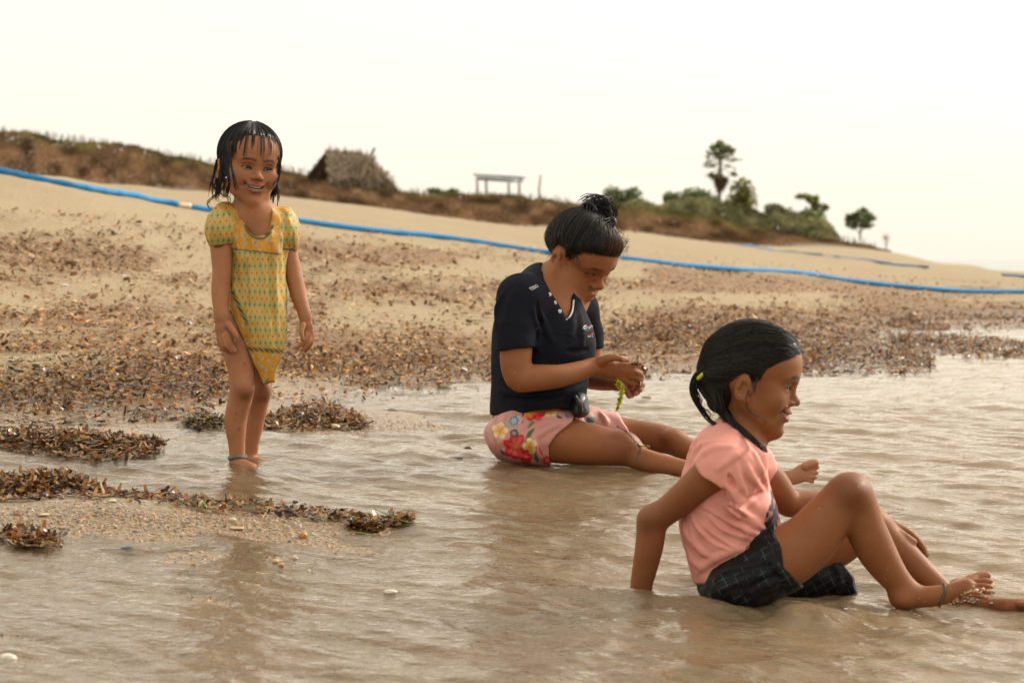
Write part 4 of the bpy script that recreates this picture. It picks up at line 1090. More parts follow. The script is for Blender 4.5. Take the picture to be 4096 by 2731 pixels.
# near (right) arm
WD.limb(S, [(2080, 1200, -.15, 72), (2066, 1300, -.17, 66), (2064, 1400, -.175, 63), (2064, 1460, -.18, 61), (2078, 1512, -.185, 54), (2126, 1511, -.185, 53), (2190, 1508, -.18, 49), (2245, 1503, -.17, 44), (2310, 1486, -.15, 38), (2362, 1470, -.13, 32), (2382, 1468, -.125, 31)], .015, n=30)
WD.limb(S, [(2380, 1468, -.125, 30), (2425, 1474, -.12, 37), (2470, 1482, -.11, 36), (2498, 1488, -.11, 33)], .015, flat=((.1, 1, .3), .5), n=8)
for f in ([(2488, 1464, -.115, 15), (2528, 1466, -.12, 14), (2556, 1466, -.105, 12.5), (2570, 1484, -.085, 10.5)], [(2490, 1481, -.12, 15), (2532, 1487, -.125, 14), (2560, 1496, -.105, 12.5), (2568, 1512, -.09, 10)],
          [(2486, 1498, -.115, 14), (2530, 1506, -.12, 13), (2557, 1518, -.10, 11.5), (2562, 1532, -.085, 9.5)], [(2472, 1510, -.11, 13), (2505, 1522, -.115, 12), (2530, 1536, -.10, 11), (2528, 1552, -.085, 9.5)],
          [(2405, 1446, -.14, 20), (2430, 1434, -.15, 17), (2460, 1430, -.155, 14.5), (2486, 1435, -.15, 13.5), (2506, 1438, -.145, 11)]):
    WD.limb(S, f, .006, n=9)
# far (left) arm
WD.limb(S, [(2310, 1230, .13, 62), (2350, 1340, .16, 55), (2352, 1440, .16, 50), (2345, 1500, .14, 46), (2400, 1522, .08, 38), (2455, 1530, .02, 30), (2475, 1535, .0, 28)], .015, n=18)
WD.limb(S, [(2475, 1535, .0, 27), (2505, 1545, -.03, 32), (2530, 1550, -.04, 28)], .012, flat=((.2, .6, 1), .6))
for f in ([(2530, 1530, -.05, 12), (2562, 1524, -.06, 11.5), (2572, 1538, -.075, 10)], [(2532, 1545, -.06, 12), (2564, 1545, -.07, 11.5), (2562, 1560, -.085, 10)],
          [(2528, 1560, -.055, 12), (2552, 1566, -.07, 11), (2542, 1576, -.085, 9.5)], [(2515, 1566, -.05, 11), (2530, 1580, -.06, 10), (2516, 1586, -.075, 8.5)],
          [(2490, 1552, -.05, 14), (2508, 1568, -.07, 12), (2516, 1582, -.08, 10)]):
    WD.limb(S, f, .005, n=7)
# hips and legs
WD.ell(S, 2105, 1745, .0, 135, 100, .165, .03)
WD.limb(S, [(2150, 1745, -.09, 98), (2300, 1768, -.10, 87), (2400, 1782, -.105, 77), (2470, 1793, -.11, 68), (2515, 1806, -.11, 58), (2560, 1832, -.13, 45), (2625, 1852, -.16, 42), (2700, 1867, -.19, 36), (2820, 1888, -.22, 28), (2940, 1908, -.25, 25), (3000, 1918, -.26, 26)], .02, n=34)
WD.ell(S, 2502, 1772, -.12, 44, 36, .03, .03)
WD.limb(S, [(2990, 1925, -.26, 28), (3050, 1930, -.27, 26), (3090, 1925, -.28, 20)], .01)
WD.limb(S, [(2200, 1700, .09, 92), (2380, 1725, .12, 76), (2520, 1742, .13, 66), (2620, 1750, .10, 58), (2690, 1766, .07, 52), (2750, 1798, .02, 45), (2850, 1835, -.08, 43), (2960, 1866, -.19, 34), (3060, 1890, -.29, 27), (3100, 1900, -.32, 27)], .02, n=30)
WD.ell(S, 2690, 1745, .04, 38, 28, .025, .025)
WD.limb(S, [(3105, 1905, -.325, 30), (3135, 1914, -.335, 33), (3175, 1908, -.345, 31), (3210, 1892, -.35, 37), (3226, 1886, -.35, 38)], .012, flat=((.25, 1, .1), .55))
for f in ([(3222, 1862, -.365, 17), (3248, 1852, -.365, 17), (3262, 1849, -.365, 15)], [(3232, 1874, -.36, 11), (3256, 1869, -.362, 10), (3270, 1868, -.362, 9)], [(3236, 1890, -.36, 11), (3256, 1888, -.362, 10), (3268, 1889, -.362, 9)],
          [(3232, 1905, -.36, 11), (3250, 1906, -.362, 10), (3262, 1908, -.362, 9)], [(3222, 1916, -.355, 11), (3238, 1920, -.358, 10), (3250, 1924, -.358, 9)]):
    WD.limb(S, f, .002)
WOM_S = S
V, Q = S.mesh(.0033)
C = skin_base(V, (.305, .118, .047))
x_, y_ = to_px(V)
C = mixc(C, .35 * spot(V, WD.j(2500, 1775, -.14), .05, .8) + .3 * spot(V, WD.j(2690, 1750, .08), .04, .8), (.13, .055, .03))
C = mixc(C, .75 * ((x_ > 3110) & (y_ > 1830)) * sstep(x_, 3110, 3160), (.52, .25, .16))
for p_ in ((2572, 1538, -.075), (2562, 1560, -.085), (2542, 1576, -.085), (2516, 1586, -.075), (2528, 1552, -.085), (2506, 1438, -.145)):
    C = mixc(C, .55 * spot(V, WD.j(*p_), .011), (.50, .22, .15))
C = mixc(C, .6 * spot(V, WD.j(2500, 1434, -.155), .008, .4), (.60, .36, .28))
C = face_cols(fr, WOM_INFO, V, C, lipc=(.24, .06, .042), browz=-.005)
child('body', V, Q, SKIN, wom, cols=C)
eyes(fr, WOM_INFO, wom, (0, 1, -.55))

# shirt
S = Sdf()
fl = ((-.35, 1, 0), 1.25)
WD.limb(S, [(2192, 1130, .0, 80), (2178, 1200, .0, 132), (2165, 1290, .0, 176), (2166, 1380, .0, 190), (2162, 1460, .0, 186), (2156, 1540, .0, 182), (2150, 1640, .0, 180), (2140, 1700, .0, 184)], .04, flat=fl, n=14)
WD.limb(S, [(2088, 1190, -.145, 84), (2170, 1160, -.03, 84), (2300, 1222, .13, 74)], .05)
WD.ell(S, 2270, 1375, -.05, 95, 85, .09, .05)
S0, S = S, Sdf()
WD.limb(S, [(2085, 1196, -.15, 92), (2064, 1300, -.172, 82), (2064, 1405, -.178, 77), (2064, 1450, -.18, 76)], .03)
def wsl(q):                                                    # sleeve ends
    x, y = to_px(q)
    return -(y - (1404 - (x - 1996) * .118)) * WD.D / F
S._add(wsl, [-9] * 3, [9] * 3, .004, 's')
WD.limb(S, [(2064, 1450, -.178, 71), (2064, 1370, -.178, 67)], .004, 's')
S0.merge(S, .03); S = Sdf()
WD.limb(S, [(2315, 1235, .13, 74), (2350, 1330, .16, 62), (2366, 1420, .165, 52)], .03)
S._add(lambda q: -((to_px(q)[1] - (1400 - (to_px(q)[0] - 2340) * .1)) * WD.D / F), [-9] * 3, [9] * 3, .004, 's')
S0.merge(S, .03); S = S0
def whem(q):
    x, y = to_px(q)
    return -((y - np.interp(x, [1940, 1960, 2060, 2130, 2235, 2350], [1648, 1656, 1662, 1640, 1632, 1660])) * WD.D / F)
S._add(whem, [-9] * 3, [9] * 3, .004, 's')
# neckline
WD.limb(S, [(2222, 1085, -.06, 60), (2240, 1130, -.10, 54), (2254, 1180, -.11, 38), (2264, 1230, -.12, 19), (2268, 1274, -.13, 5)], .005, 's', flat=((0, 1, 0), 4.0), n=12)
WD.limb(S, [(2215, 1080, .0, 66), (2258, 1040, .0, 72)], .006, 's')
WD.folds(S, [[(2060, 1160), (2040, 1210), (2030, 1290)], [(2150, 1230), (2180, 1310), (2215, 1370)], [(2130, 1240), (2150, 1330), (2150, 1400)], [(2290, 1260), (2285, 1320), (2275, 1360)], [(2320, 1260), (2325, 1330), (2330, 1380)],
             [(2200, 1560), (2260, 1570), (2330, 1545)], [(2040, 1600), (2150, 1610), (2260, 1590)], [(2000, 1560), (2100, 1580), (2200, 1575)], [(2230, 1470), (2290, 1480), (2345, 1470)], [(2010, 1180), (1990, 1240), (1985, 1320)]], 13, 14, sink=.0)
WD.folds(S, [[(2140, 1190), (2160, 1290), (2140, 1380)], [(2020, 1590), (2120, 1600), (2260, 1580)], [(2255, 1400), (2300, 1405), (2350, 1398)]], 11, 12, 's', sink=.0)
S.disp(wave_disp(.0035, 22, 17))
V, Q = S.mesh(.003)
x_, y_ = to_px(V)
C = np.tile([.010, .011, .017], (len(V), 1)); C = C * (1 + .25 * noise3(V * 30, 3))[:, None]
seam = np.concatenate([spline(np.array([(2000, 1190), (2030, 1160), (2075, 1140), (2110, 1160), (2128, 1220), (2136, 1290), (2140, 1380)]), 40)])
dn = np.min(np.hypot(x_[:, None] - seam[None, :, 0], y_[:, None] - seam[None, :, 1]), axis=1) + 50 * (V[:, 1] > WD.D)
C = mixc(C, .6 * (1 - sstep(dn, 1, 4)), (.004, .004, .006))
C = mixc(C, .6 * (1 - sstep(np.abs(y_ - (1335 + .04 * (x_ - 2150))) + 50 * ((x_ < 2142) | (V[:, 1] > WD.D)), 1, 4)), (.004, .004, .006))
vfar = np.array([(2266, 1274), (2277, 1262), (2287, 1236), (2291, 1196)], float); vf = spline(vfar, 24)
dn = np.min(np.hypot(x_[:, None] - vf[None, :, 0], y_[:, None] - vf[None, :, 1]), axis=1)
M_SHIRT = material('navy_jersey', rough=.85, attr='col', spec=.12)
nb = NB(M_SHIRT); nb.bump(nb.noise(nb.geo_pos(), 600, 2), .15, .002)
child('shirt', V, Q, M_SHIRT, wom, cols=C)
WSH = S
M_WHITE = material('white_plastic', (.72, .70, .66), .3)
q = WD.surf(S, spline(np.array([(2266, 1278), (2279, 1266), (2290, 1240), (2295, 1200)]), 12)); Vt, Ft = tube(q + [0, -.003, 0], WD.r(3.6), 8)
child('collar_trim', Vt, Ft, material('white_trim', (.62, .58, .58), .6), wom)
for p_ in ((2209, 1173), (2230, 1206), (2250, 1240)):
    c_ = WD.surf(S, [(p_[0] - 11, p_[1] + 5)])[0]; Vt, Qt = uv_sphere((0, 0, 0), 1, 16, 10)
    child('button', c_ + Vt * [WD.r(8), .0018, WD.r(8.5)] + [0, -.0015, 0], Qt, M_WHITE, wom)
# shorts
S = Sdf()
WD.ell(S, 2092, 1742, .0, 152, 112, .185, .03)
WD.limb(S, [(2110, 1730, -.08, 112), (2200, 1748, -.095, 112), (2320, 1768, -.10, 104)], .03)
WD.limb(S, [(2150, 1690, .05, 100), (2300, 1705, .11, 98), (2400, 1728, .12, 88), (2500, 1742, .13, 82)], .03)
WD.ell(S, 2200, 1690, -.02, 120, 62, .12, .03)
def wsh(q):
    x, y = to_px(q)
    a = ((x - np.interp(y, [1660, 1690, 1740, 1786, 1850], [2300, 2280, 2222, 2188, 2196]))) * WD.D / F
    return -np.minimum(a, (WD.D - .0) - q[:, 1])
S._add(wsh, [-9] * 3, [9] * 3, .005, 's')
def wsh2(q):
    x, y = to_px(q)
    return -np.minimum(((x - 2485) * .85 + (y - 1680) * -.5) * WD.D / F, q[:, 1] - (WD.D + .0))
S._add(wsh2, [-9] * 3, [9] * 3, .005, 's')
WD.limb(S, [(2330, 1770, -.10, 96), (2225, 1755, -.098, 92)], .004, 's')
S.disp(wave_disp(.006, 26, 41))
WD.folds(S, [[(1985, 1660), (1978, 1710), (1985, 1760)], [(2020, 1665), (2015, 1710)], [(2080, 1720), (2140, 1680), (2220, 1660)], [(2130, 1760), (2180, 1720), (2250, 1690)], [(2130, 1740), (2140, 1790), (2160, 1830)],
             [(2250, 1640), (2300, 1655), (2330, 1690)], [(2400, 1650), (2420, 1680), (2425, 1700)], [(2000, 1800), (2060, 1815), (2120, 1830)]], 13, 12, sink=.0)
V, Q = S.mesh(.003)
x_, y_ = to_px(V)
C = np.tile([.56, .255, .215], (len(V), 1)) * (1 + .08 * noise3(V * 14, 2))[:, None]
def flower(C, cx, cy, R_, col, col2, n=5, ph=0.0, sq=1.0, ang=0.0, core=(.5, .25, .02), depth=None):
    t = math.radians(ang); dx = (x_ - cx) * math.cos(t) + (y_ - cy) * math.sin(t); dy = (-(x_ - cx) * math.sin(t) + (y_ - cy) * math.cos(t)) / sq
    rr = np.hypot(dx, dy) / (R_ * 1.3); rr = rr * (1 + .25 * noise3(V * 60, 5)); th = np.arctan2(dy, dx)
    ed = .72 + .28 * np.abs(np.cos(n * .5 * th + ph))
    f = 1 - sstep(rr / ed, .92, 1.02)
    k_ = sstep(rr / ed, .15, .9)[:, None]; pet = np.array(col2) * (1 - k_) + np.array(col) * k_
    pet = pet * (.55 + .45 * np.abs(np.cos(n * .5 * th + ph)) ** .5)[:, None]
    m = (V[:, 1] < WD.D + .05) if depth is None else (V[:, 1] > WD.D + depth)
    f = f * m; C = C * (1 - f[:, None]) + pet * f[:, None]
    return mixc(C, (1 - sstep(rr, .10, .2)) * m, core)
def blade(C, pts, w, col):
    p = spline(np.array(pts, float), 16); d = np.hypot(x_[:, None] - p[None, :, 0], y_[:, None] - p[None, :, 1])
    i = d.argmin(1); ww = w * np.sin(np.linspace(.15, np.pi - .1, 16))[i]
    return mixc(C, 1 - sstep(d.min(1) / ww, .85, 1.1), col)
for b_ in ([[(2100, 1770), (2118, 1735), (2138, 1712)], 9, (.05, .11, .04)], [[(2108, 1712), (2125, 1695), (2140, 1680)], 7, (.10, .20, .08)], [[(2108, 1752), (2128, 1775), (2140, 1800), (2146, 1830)], 6, (.05, .07, .06)],
           [[(1998, 1795), (2015, 1812), (2050, 1826)], 7, (.06, .06, .08)], [[(2015, 1685), (2035, 1700), (2065, 1712)], 9, (.33, .33, .28)], [[(2138, 1815), (2148, 1838), (2152, 1850)], 8, (.09, .09, .11)], [[(2160, 1825), (2175, 1838), (2190, 1852)], 7, (.30, .28, .30)],
           [[(2155, 1785), (2162, 1805), (2172, 1825)], 5, (.60, .03, .04)], [[(2138, 1782), (2150, 1795)], 4, (.55, .03, .04)], [[(2105, 1672), (2120, 1680), (2132, 1680)], 4, (.5, .04, .05)], [[(2085, 1690), (2095, 1685)], 4, (.5, .04, .05)],
           [[(2225, 1660), (2235, 1668), (2250, 1670)], 5, (.03, .035, .09)], [[(2258, 1655), (2268, 1665), (2280, 1670)], 6, (.12, .18, .38)], [[(2335, 1662), (2355, 1680), (2378, 1684)], 10, (.03, .04, .10)], [[(2358, 1668), (2372, 1672), (2385, 1670)], 7, (.12, .22, .10)],
           [[(2365, 1620), (2362, 1640), (2358, 1655)], 5, (.30, .30, .30)], [[(2085, 1640), (2095, 1655), (2105, 1665)], 8, (.03, .03, .04)], [[(2068, 1660), (2078, 1675), (2072, 1700)], 9, (.46, .44, .38)]):
    C = blade(C, *b_)
C = flower(C, 2064, 1785, 42, (.55, .012, .03), (.75, .12, .09), 7, .4)
C = flower(C, 2142, 1653, 34, (.62, .025, .04), (.75, .06, .05), 5, .2, .7)
C = flower(C, 2115, 1650, 20, (.75, .20, .03), (.80, .35, .05), 5, .2, .9)
C = flower(C, 2203, 1642, 24, (.80, .55, .22), (.80, .33, .03), 5, .9, .8)
C = flower(C, 2000, 1722, 27, (.78, .62, .32), (.78, .32, .03), 5, .3)
C = flower(C, 2118, 1785, 24, (.78, .62, .32), (.78, .30, .03), 5, 1.1, 1.2)
C = flower(C, 2104, 1828, 22, (.60, .02, .04), (.72, .05, .06), 5, .5, 1.1)
C = flower(C, 2187, 1840, 16, (.58, .02, .05), (.7, .1, .1), 5, .5)
C = flower(C, 2056, 1732, 15, (.02, .025, .025), (.25, .26, .24), 9, .5)
C = flower(C, 2056, 1682, 17, (.10, .19, .38), (.45, .48, .52), 6, .5)
C = flower(C, 2380, 1648, 24, (.80, .60, .28), (.75, .33, .04), 5, .6, .7)
C = flower(C, 2434, 1705, 14, (.55, .02, .04), (.65, .05, .05), 5, .6)
C = flower(C, 2345, 1650, 9, (.6, .03, .04), (.65, .05, .05), 5, .6)
M_SHORTS = material('floral_cotton', rough=.5, attr='col', spec=.35)
child('shorts', V, Q, M_SHORTS, wom, cols=C)
# leather pouch on a belt
S = Sdf()
WD.ell(S, 2316, 1612, -.09, 36, 46, .055, .01, ang=-6); WD.ell(S, 2316, 1640, -.09, 32, 24, .05, .02)
WD.limb(S, [(2300, 1585, -.15, 7), (2318, 1612, -.16, 8), (2324, 1650, -.15, 7)], .006)
S.disp(wave_disp(.004, 45, 12))
V, Q = S.mesh(.0025)
child('belt_pouch', V, Q, material('black_leather', (.010, .010, .009), .45, coat=.15), wom)

# ================================================================== girl leaning back in the water, pink shirt
GD = Fig(5.05)
girl = empty('person', GD.j(2960, 2390), 'smiling girl in a salmon pink shirt leaning back on one arm in the water', 'person')
fr = GIRL_FR = Frame(GD.j(3030, 1515, 0), GD.r(436), 79, 11, 0)
S = Sdf()
GIRL_INFO = head(S, fr, child=.75, smile=.62, mopen=.42, eye=.55, lip=.82, nose=.80, cheek=1.08, chin=.95)
GD.limb(S, [(2930, 1775, .0, 92), (2948, 1710, .0, 74), (2968, 1640, .0, 70), (2985, 1590, .0, 70)], .025)
GD.limb(S, [(2900, 1838, -.12, 76), (2935, 1800, .0, 92), (2990, 1850, .12, 74)], .04)
fl = ((0, 1, 0), 1.5)
GD.limb(S, [(2925, 1820, .0, 105), (2895, 1930, .0, 140), (2895, 2050, .0, 140), (2910, 2170, .0, 140), (2935, 2270, .0, 140)], .05, flat=fl)
GD.ell(S, 2950, 2310, .0, 135, 92, .14, .03)
# near (right) arm, propped behind
GD.limb(S, [(2905, 1835, -.125, 78), (2825, 1908, -.115, 69), (2760, 1965, -.09, 62), (2690, 2025, -.06, 56), (2632, 2070, -.04, 54), (2608, 2108, -.035, 57), (2598, 2180, -.03, 55), (2582, 2260, -.02, 49), (2568, 2324, -.01, 44), (2564, 2370, .0, 42), (2562, 2400, .0, 42)], .02, n=34)
GD.ell(S, 2592, 2066, -.04, 28, 30, .03, .03)
GD.limb(S, [(2562, 2395, .0, 40), (2540, 2425, -.01, 42), (2515, 2440, -.02, 36)], .015, flat=((0, .1, 1), .6))
for t_ in range(5):
    GD.limb(S, [(2522 + 8 * t_, 2440, -.05 + .022 * t_, 14), (2470 + 12 * t_ * (t_ > 3), 2448, -.07 + .03 * t_, 12), (2440 + 14 * t_ * (t_ > 3), 2452, -.08 + .036 * t_, 10)], .006)
# near (right) leg
GD.limb(S, [(2985, 2305, -.075, 120), (3060, 2265, -.08, 128), (3150, 2222, -.085, 122), (3232, 2165, -.085, 112), (3300, 2085, -.085, 99), (3350, 2025, -.085, 90), (3392, 1985, -.085, 88), (3430, 2030, -.08, 84), (3452, 2085, -.08, 76), (3475, 2142, -.075, 79), (3510, 2210, -.07, 74), (3555, 2280, -.065, 62), (3596, 2330, -.06, 53), (3622, 2362, -.06, 52)], .02, n=44)
GD.ell(S, 3408, 1958, -.095, 58, 56, .05, .03)
GD.ell(S, 3608, 2394, -.06, 42, 36, .032, .02)
GD.limb(S, [(3615, 2380, -.06, 44), (3700, 2386, -.065, 44), (3790, 2374, -.07, 40), (3868, 2352, -.075, 40)], .02, flat=((0, 1, .2), .85), n=8)
GD.limb(S, [(3830, 2345, -.045, 34), (3890, 2330, -.03, 28)], .02)
for f in ([(3880, 2318, -.03, 20), (3920, 2303, -.02, 19), (3948, 2300, -.02, 17)], [(3890, 2332, -.055, 15), (3935, 2322, -.06, 13), (3962, 2324, -.06, 11)], [(3892, 2346, -.075, 14), (3935, 2342, -.085, 12.5), (3964, 2346, -.085, 11)],
          [(3888, 2360, -.09, 14), (3930, 2362, -.105, 12), (3958, 2368, -.105, 11)], [(3876, 2374, -.10, 14), (3918, 2382, -.12, 12), (3944, 2390, -.12, 11)]):
    GD.limb(S, f, .005, n=6)
# far (left) leg
GD.limb(S, [(2990, 2310, .075, 110), (3140, 2262, .09, 108), (3300, 2195, .105, 96), (3420, 2128, .115, 84), (3488, 2100, .12, 74), (3536, 2145, .12, 64), (3580, 2190, .118, 65), (3630, 2238, .115, 60), (3700, 2300, .105, 50), (3760, 2352, .095, 44), (3785, 2378, .09, 44)], .02, n=36)
GD.limb(S, [(3775, 2395, .09, 42), (3860, 2418, .06, 40), (3950, 2424, .03, 36), (4030, 2424, .0, 34), (4090, 2420, -.01, 28)], .015)
for t_ in range(5):
    GD.limb(S, [(4080 - 6 * t_, 2416 + 3 * t_, -.0 + .014 * t_ - .03, 14), (4125 - 8 * t_, 2416 + 3 * t_, -.01 + .016 * t_ - .03, 13 - t_)], .005)
# far (left) arm resting on the shin
GD.limb(S, [(3000, 1850, .125, 72), (3080, 1920, .13, 64), (3135, 1990, .135, 55), (3160, 2016, .14, 52), (3235, 2010, .15, 46), (3340, 2010, .16, 40), (3440, 2032, .165, 35), (3512, 2064, .165, 33)], .02, n=24)
GD.limb(S, [(3512, 2064, .165, 31), (3555, 2092, .16, 36), (3592, 2118, .155, 34)], .012, flat=((.5, .2, 1), .55))
for f in ([(3580, 2098, .15, 15), (3640, 2132, .14, 14.5), (3684, 2178, .135, 13), (3704, 2222, .135, 10.5)], [(3592, 2104, .17, 14), (3650, 2136, .17, 14), (3690, 2180, .165, 12.5), (3708, 2218, .16, 10)],
          [(3590, 2112, .19, 14), (3645, 2142, .195, 13), (3682, 2184, .19, 12), (3698, 2215, .185, 10)], [(3580, 2118, .205, 13), (3630, 2148, .215, 12), (3664, 2184, .21, 10.5)],
          [(3548, 2100, .125, 19), (3596, 2128, .115, 16), (3630, 2150, .11, 15), (3656, 2166, .11, 13)]):
    GD.limb(S, f, .006, n=9)
GIRL_S = S
V, Q = S.mesh(.0029)
C = skin_base(V, (.275, .107, .043))
x_, y_ = to_px(V)
C = mixc(C, .35 * spot(V, GD.j(3410, 1960, -.12), .05, .9) + .3 * spot(V, GD.j(2580, 2075, -.06), .04, .8), (.13, .055, .032))
C = mixc(C, .45 * spot(V, GD.j(3656, 2166, .10), .012) + .4 * spot(V, GD.j(3950, 2300, -.03), .014), (.50, .24, .17))
for p_ in ((3964, 2346, -.085), (3962, 2324, -.06), (3958, 2368, -.105), (3944, 2390, -.12)): C = mixc(C, .4 * spot(V, GD.j(*p_), .01), (.45, .20, .14))
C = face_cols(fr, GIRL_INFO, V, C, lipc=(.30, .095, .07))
child('body', V, Q, SKIN, girl, cols=C)
eyes(fr, GIRL_INFO, girl, (-.30, 1, -.12)); teeth(fr, GIRL_INFO, girl)

# shirt
S = Sdf()
fl = ((0, 1, 0), 1.42)
GD.limb(S, [(2940, 1720, .0, 86), (2930, 1765, .0, 104), (2900, 1820, .0, 132), (2898, 1884, .0, 160), (2898, 1960, .0, 172), (2896, 2040, .0, 178), (2890, 2095, .0, 172), (2905, 2150, .0, 168), (2912, 2210, .0, 158), (2925, 2280, .0, 158), (2940, 2330, .0, 158)], .03, flat=fl, n=22)
GD.ell(S, 3040, 2030, .0, 50, 70, .09, .03); GD.ell(S, 3046, 2100, .015, 62, 62, .07, .03)
GD.limb(S, [(3000, 1835, .11, 84), (3040, 1890, .13, 72), (3052, 1930, .135, 66)], .03)
# near sleeve
sfl = ((0, 1, 0), .62); S0, S = S, Sdf()
GD.limb(S, [(2985, 1838, -.10, 84), (2935, 1880, -.125, 108), (2862, 1945, -.135, 126), (2800, 2000, -.135, 136)], .03, flat=sfl)
def gsl(q):
    x, y = to_px(q)
    a = ((x - 2863) * -.746 + (y - 1943) * .667) + 9 * np.sin((x + y) / 40.0)
    return -a * GD.D / F
S._add(gsl, [-9] * 3, [9] * 3, .004, 's')
GD.limb(S, [(2900, 1912, -.13, 92), (2840, 1965, -.135, 122), (2790, 2010, -.135, 134)], .004, 's', flat=((0, 1, 0), .55))
S0.merge(S, .03); S = S0
GD.limb(S, [(2893, 1842, -.125, 88), (2940, 1806, -.05, 98), (2995, 1850, .12, 82)], .03)
# hem and collar
def ghem(q):
    x, y = to_px(q)
    h = np.interp(x, [2760, 2790, 2820, 2870, 2920, 3005, 3062, 3100], [2328, 2334, 2332, 2300, 2264, 2240, 2246, 2225])
    return -((y - h) * GD.D / F)
S._add(ghem, [-9] * 3, [9] * 3, .004, 's')
GD.cut(S, 2942, 1712, .54, -.84, k=.004)
GD.limb(S, [(2945, 1715, .0, 80), (2960, 1660, .0, 84)], .006, 's')
GD.folds(S, [[(2799, 2008), (2880, 2075), (2990, 2123), (3070, 2147)], [(2756, 2046), (2813, 2118), (2904, 2180), (3000, 2206)], [(2880, 1990), (2957, 2050), (3048, 2086)], [(2766, 2118), (2804, 2195), (2866, 2233)],
             [(2830, 2045), (2900, 2110), (3010, 2160)], [(2750, 2190), (2790, 2250), (2830, 2270)], [(2960, 2060), (3010, 2090), (3060, 2120)], [(2790, 2290), (2840, 2250), (2900, 2215), (2970, 2190)], [(2730, 2080), (2770, 2160), (2830, 2215)]], 17, 10, sink=.0)
GD.folds(S, [[(2785, 1850), (2840, 1800), (2930, 1785)], [(2765, 1850), (2800, 1790), (2860, 1765)], [(2760, 1820), (2790, 1770), (2840, 1735)], [(2970, 1830), (3000, 1900), (3050, 1960)], [(2940, 1850), (2960, 1930), (2985, 1980)], [(2870, 1880), (2930, 1830), (2990, 1790)],
             [(3010, 1800), (3040, 1880), (3070, 1960)]], 15, 10, sink=.0)
GD.folds(S, [[(2892, 1950), (2915, 1990), (2945, 2040)], [(2945, 2045), (2990, 2005), (3040, 1965)], [(2815, 2035), (2890, 2095), (3000, 2143)], [(2775, 2075), (2840, 2150), (2930, 2195)], [(2905, 2020), (2985, 2075)], [(2910, 1890), (2940, 1960)]], 15, 10, 's', sink=.0)
S.disp(wave_disp(.004, 30, 23))
V, Q = S.mesh(.003)
x_, y_ = to_px(V)
C = np.tile([.74, .31, .25], (len(V), 1)) * (1 + .06 * noise3(V * 16, 9))[:, None]
pr = (x_ > np.interp(y_, [1950, 2000, 2060, 2090, 2150], [3076, 3082, 3060, 3052, 3078]) + 4) & (y_ > 1958) & (y_ < 2150) & (V[:, 1] > GD.D - .10) & (V[:, 1] < GD.D + .1)
C = mixc(C, pr * 1.0, (.018, .016, .018)); 
C = mixc(C, pr * sstep(noise3(V * 90, 4), .1, .2), (.40, .18, .12)); C = mixc(C, pr * sstep(noise3(V * 120, 14), .2, .26), (.30, .08, .22))
seam = spline(np.array([(2995, 1778), (2950, 1815), (2905, 1855), (2880, 1880)]), 20)
dn = np.min(np.hypot(x_[:, None] - seam[None, :, 0], y_[:, None] - seam[None, :, 1]), axis=1)
C = mixc(C, .5 * (1 - sstep(dn, 1, 4)), (.62, .19, .15))
M_PINK = material('pink_jersey', rough=.65, attr='col', spec=.35, sss=.0)
nb = NB(M_PINK); nb.bump(nb.noise(nb.geo_pos(), 700, 2), .15, .002)
child('shirt', V, Q, M_PINK, girl, cols=C)
# shorts
S = Sdf()
GD.ell(S, 2952, 2312, .0, 142, 104, .152, .03); GD.ell(S, 2895, 2325, .0, 96, 84, .14, .03); GD.ell(S, 3040, 2240, .0, 80, 70, .13, .03)
GD.limb(S, [(2985, 2305, -.075, 128), (3070, 2262, -.08, 136), (3170, 2215, -.085, 136), (3230, 2180, -.085, 130)], .03)
GD.limb(S, [(2990, 2320, .075, 110), (3160, 2310, .09, 104), (3300, 2312, .10, 94), (3400, 2320, .105, 88)], .03)
def gs1(q):
    x, y = to_px(q)
    a = (x - np.interp(y, [2140, 2166, 2266, 2324, 2372, 2420], [3098, 3104, 3132, 3186, 3256, 3330])) * .8 * GD.D / F
    return -np.minimum(a, (GD.D + .0) - q[:, 1])
S._add(gs1, [-9] * 3, [9] * 3, .005, 's')
def gs2(q):
    x, y = to_px(q)
    a = np.maximum((x - np.interp(y, [2200, 2228, 2305, 2367, 2410], [3300, 3330, 3411, 3418, 3360])), 0 * x - 50) * .8 * GD.D / F
    return -np.minimum(a, q[:, 1] - (GD.D + .0))
S._add(gs2, [-9] * 3, [9] * 3, .005, 's')
GD.limb(S, [(3240, 2170, -.085, 116), (3190, 2200, -.085, 98)], .004, 's')
S.disp(wave_disp(.008, 24, 33))
GD.folds(S, [[(2870, 2290), (2960, 2270), (3070, 2240)], [(2960, 2340), (3040, 2300), (3110, 2270)], [(3050, 2360), (3110, 2320), (3160, 2330)], [(3080, 2200), (3100, 2260), (3150, 2320)], [(2860, 2330), (2900, 2280), (2950, 2250)], [(3340, 2260), (3360, 2320), (3350, 2370)], [(2900, 2350), (2980, 2310), (3060, 2290)], [(3000, 2370), (3060, 2340), (3100, 2345)]], 13, 16, sink=.05)
V, Q = S.mesh(.003)
x_, y_ = to_px(V)
M_CHECK = material('black_checked_cotton', rough=.5, spec=.16)
nb = NB(M_CHECK); a = nb.attr('pat'); sx = nb.n('ShaderNodeSeparateXYZ'); nb.l(a.outputs['Vector'], sx.inputs[0])
u = nb.math('DIVIDE', sx.outputs[0], .019); v = nb.math('DIVIDE', sx.outputs[1], .015)
lu = nb.math('SUBTRACT', 1.0, nb.step(nb.math('ABSOLUTE', nb.math('SUBTRACT', nb.math('FRACT', u), .5)), .02, .05))
lv = nb.math('SUBTRACT', 1.0, nb.step(nb.math('ABSOLUTE', nb.math('SUBTRACT', nb.math('FRACT', v), .5)), .02, .05))
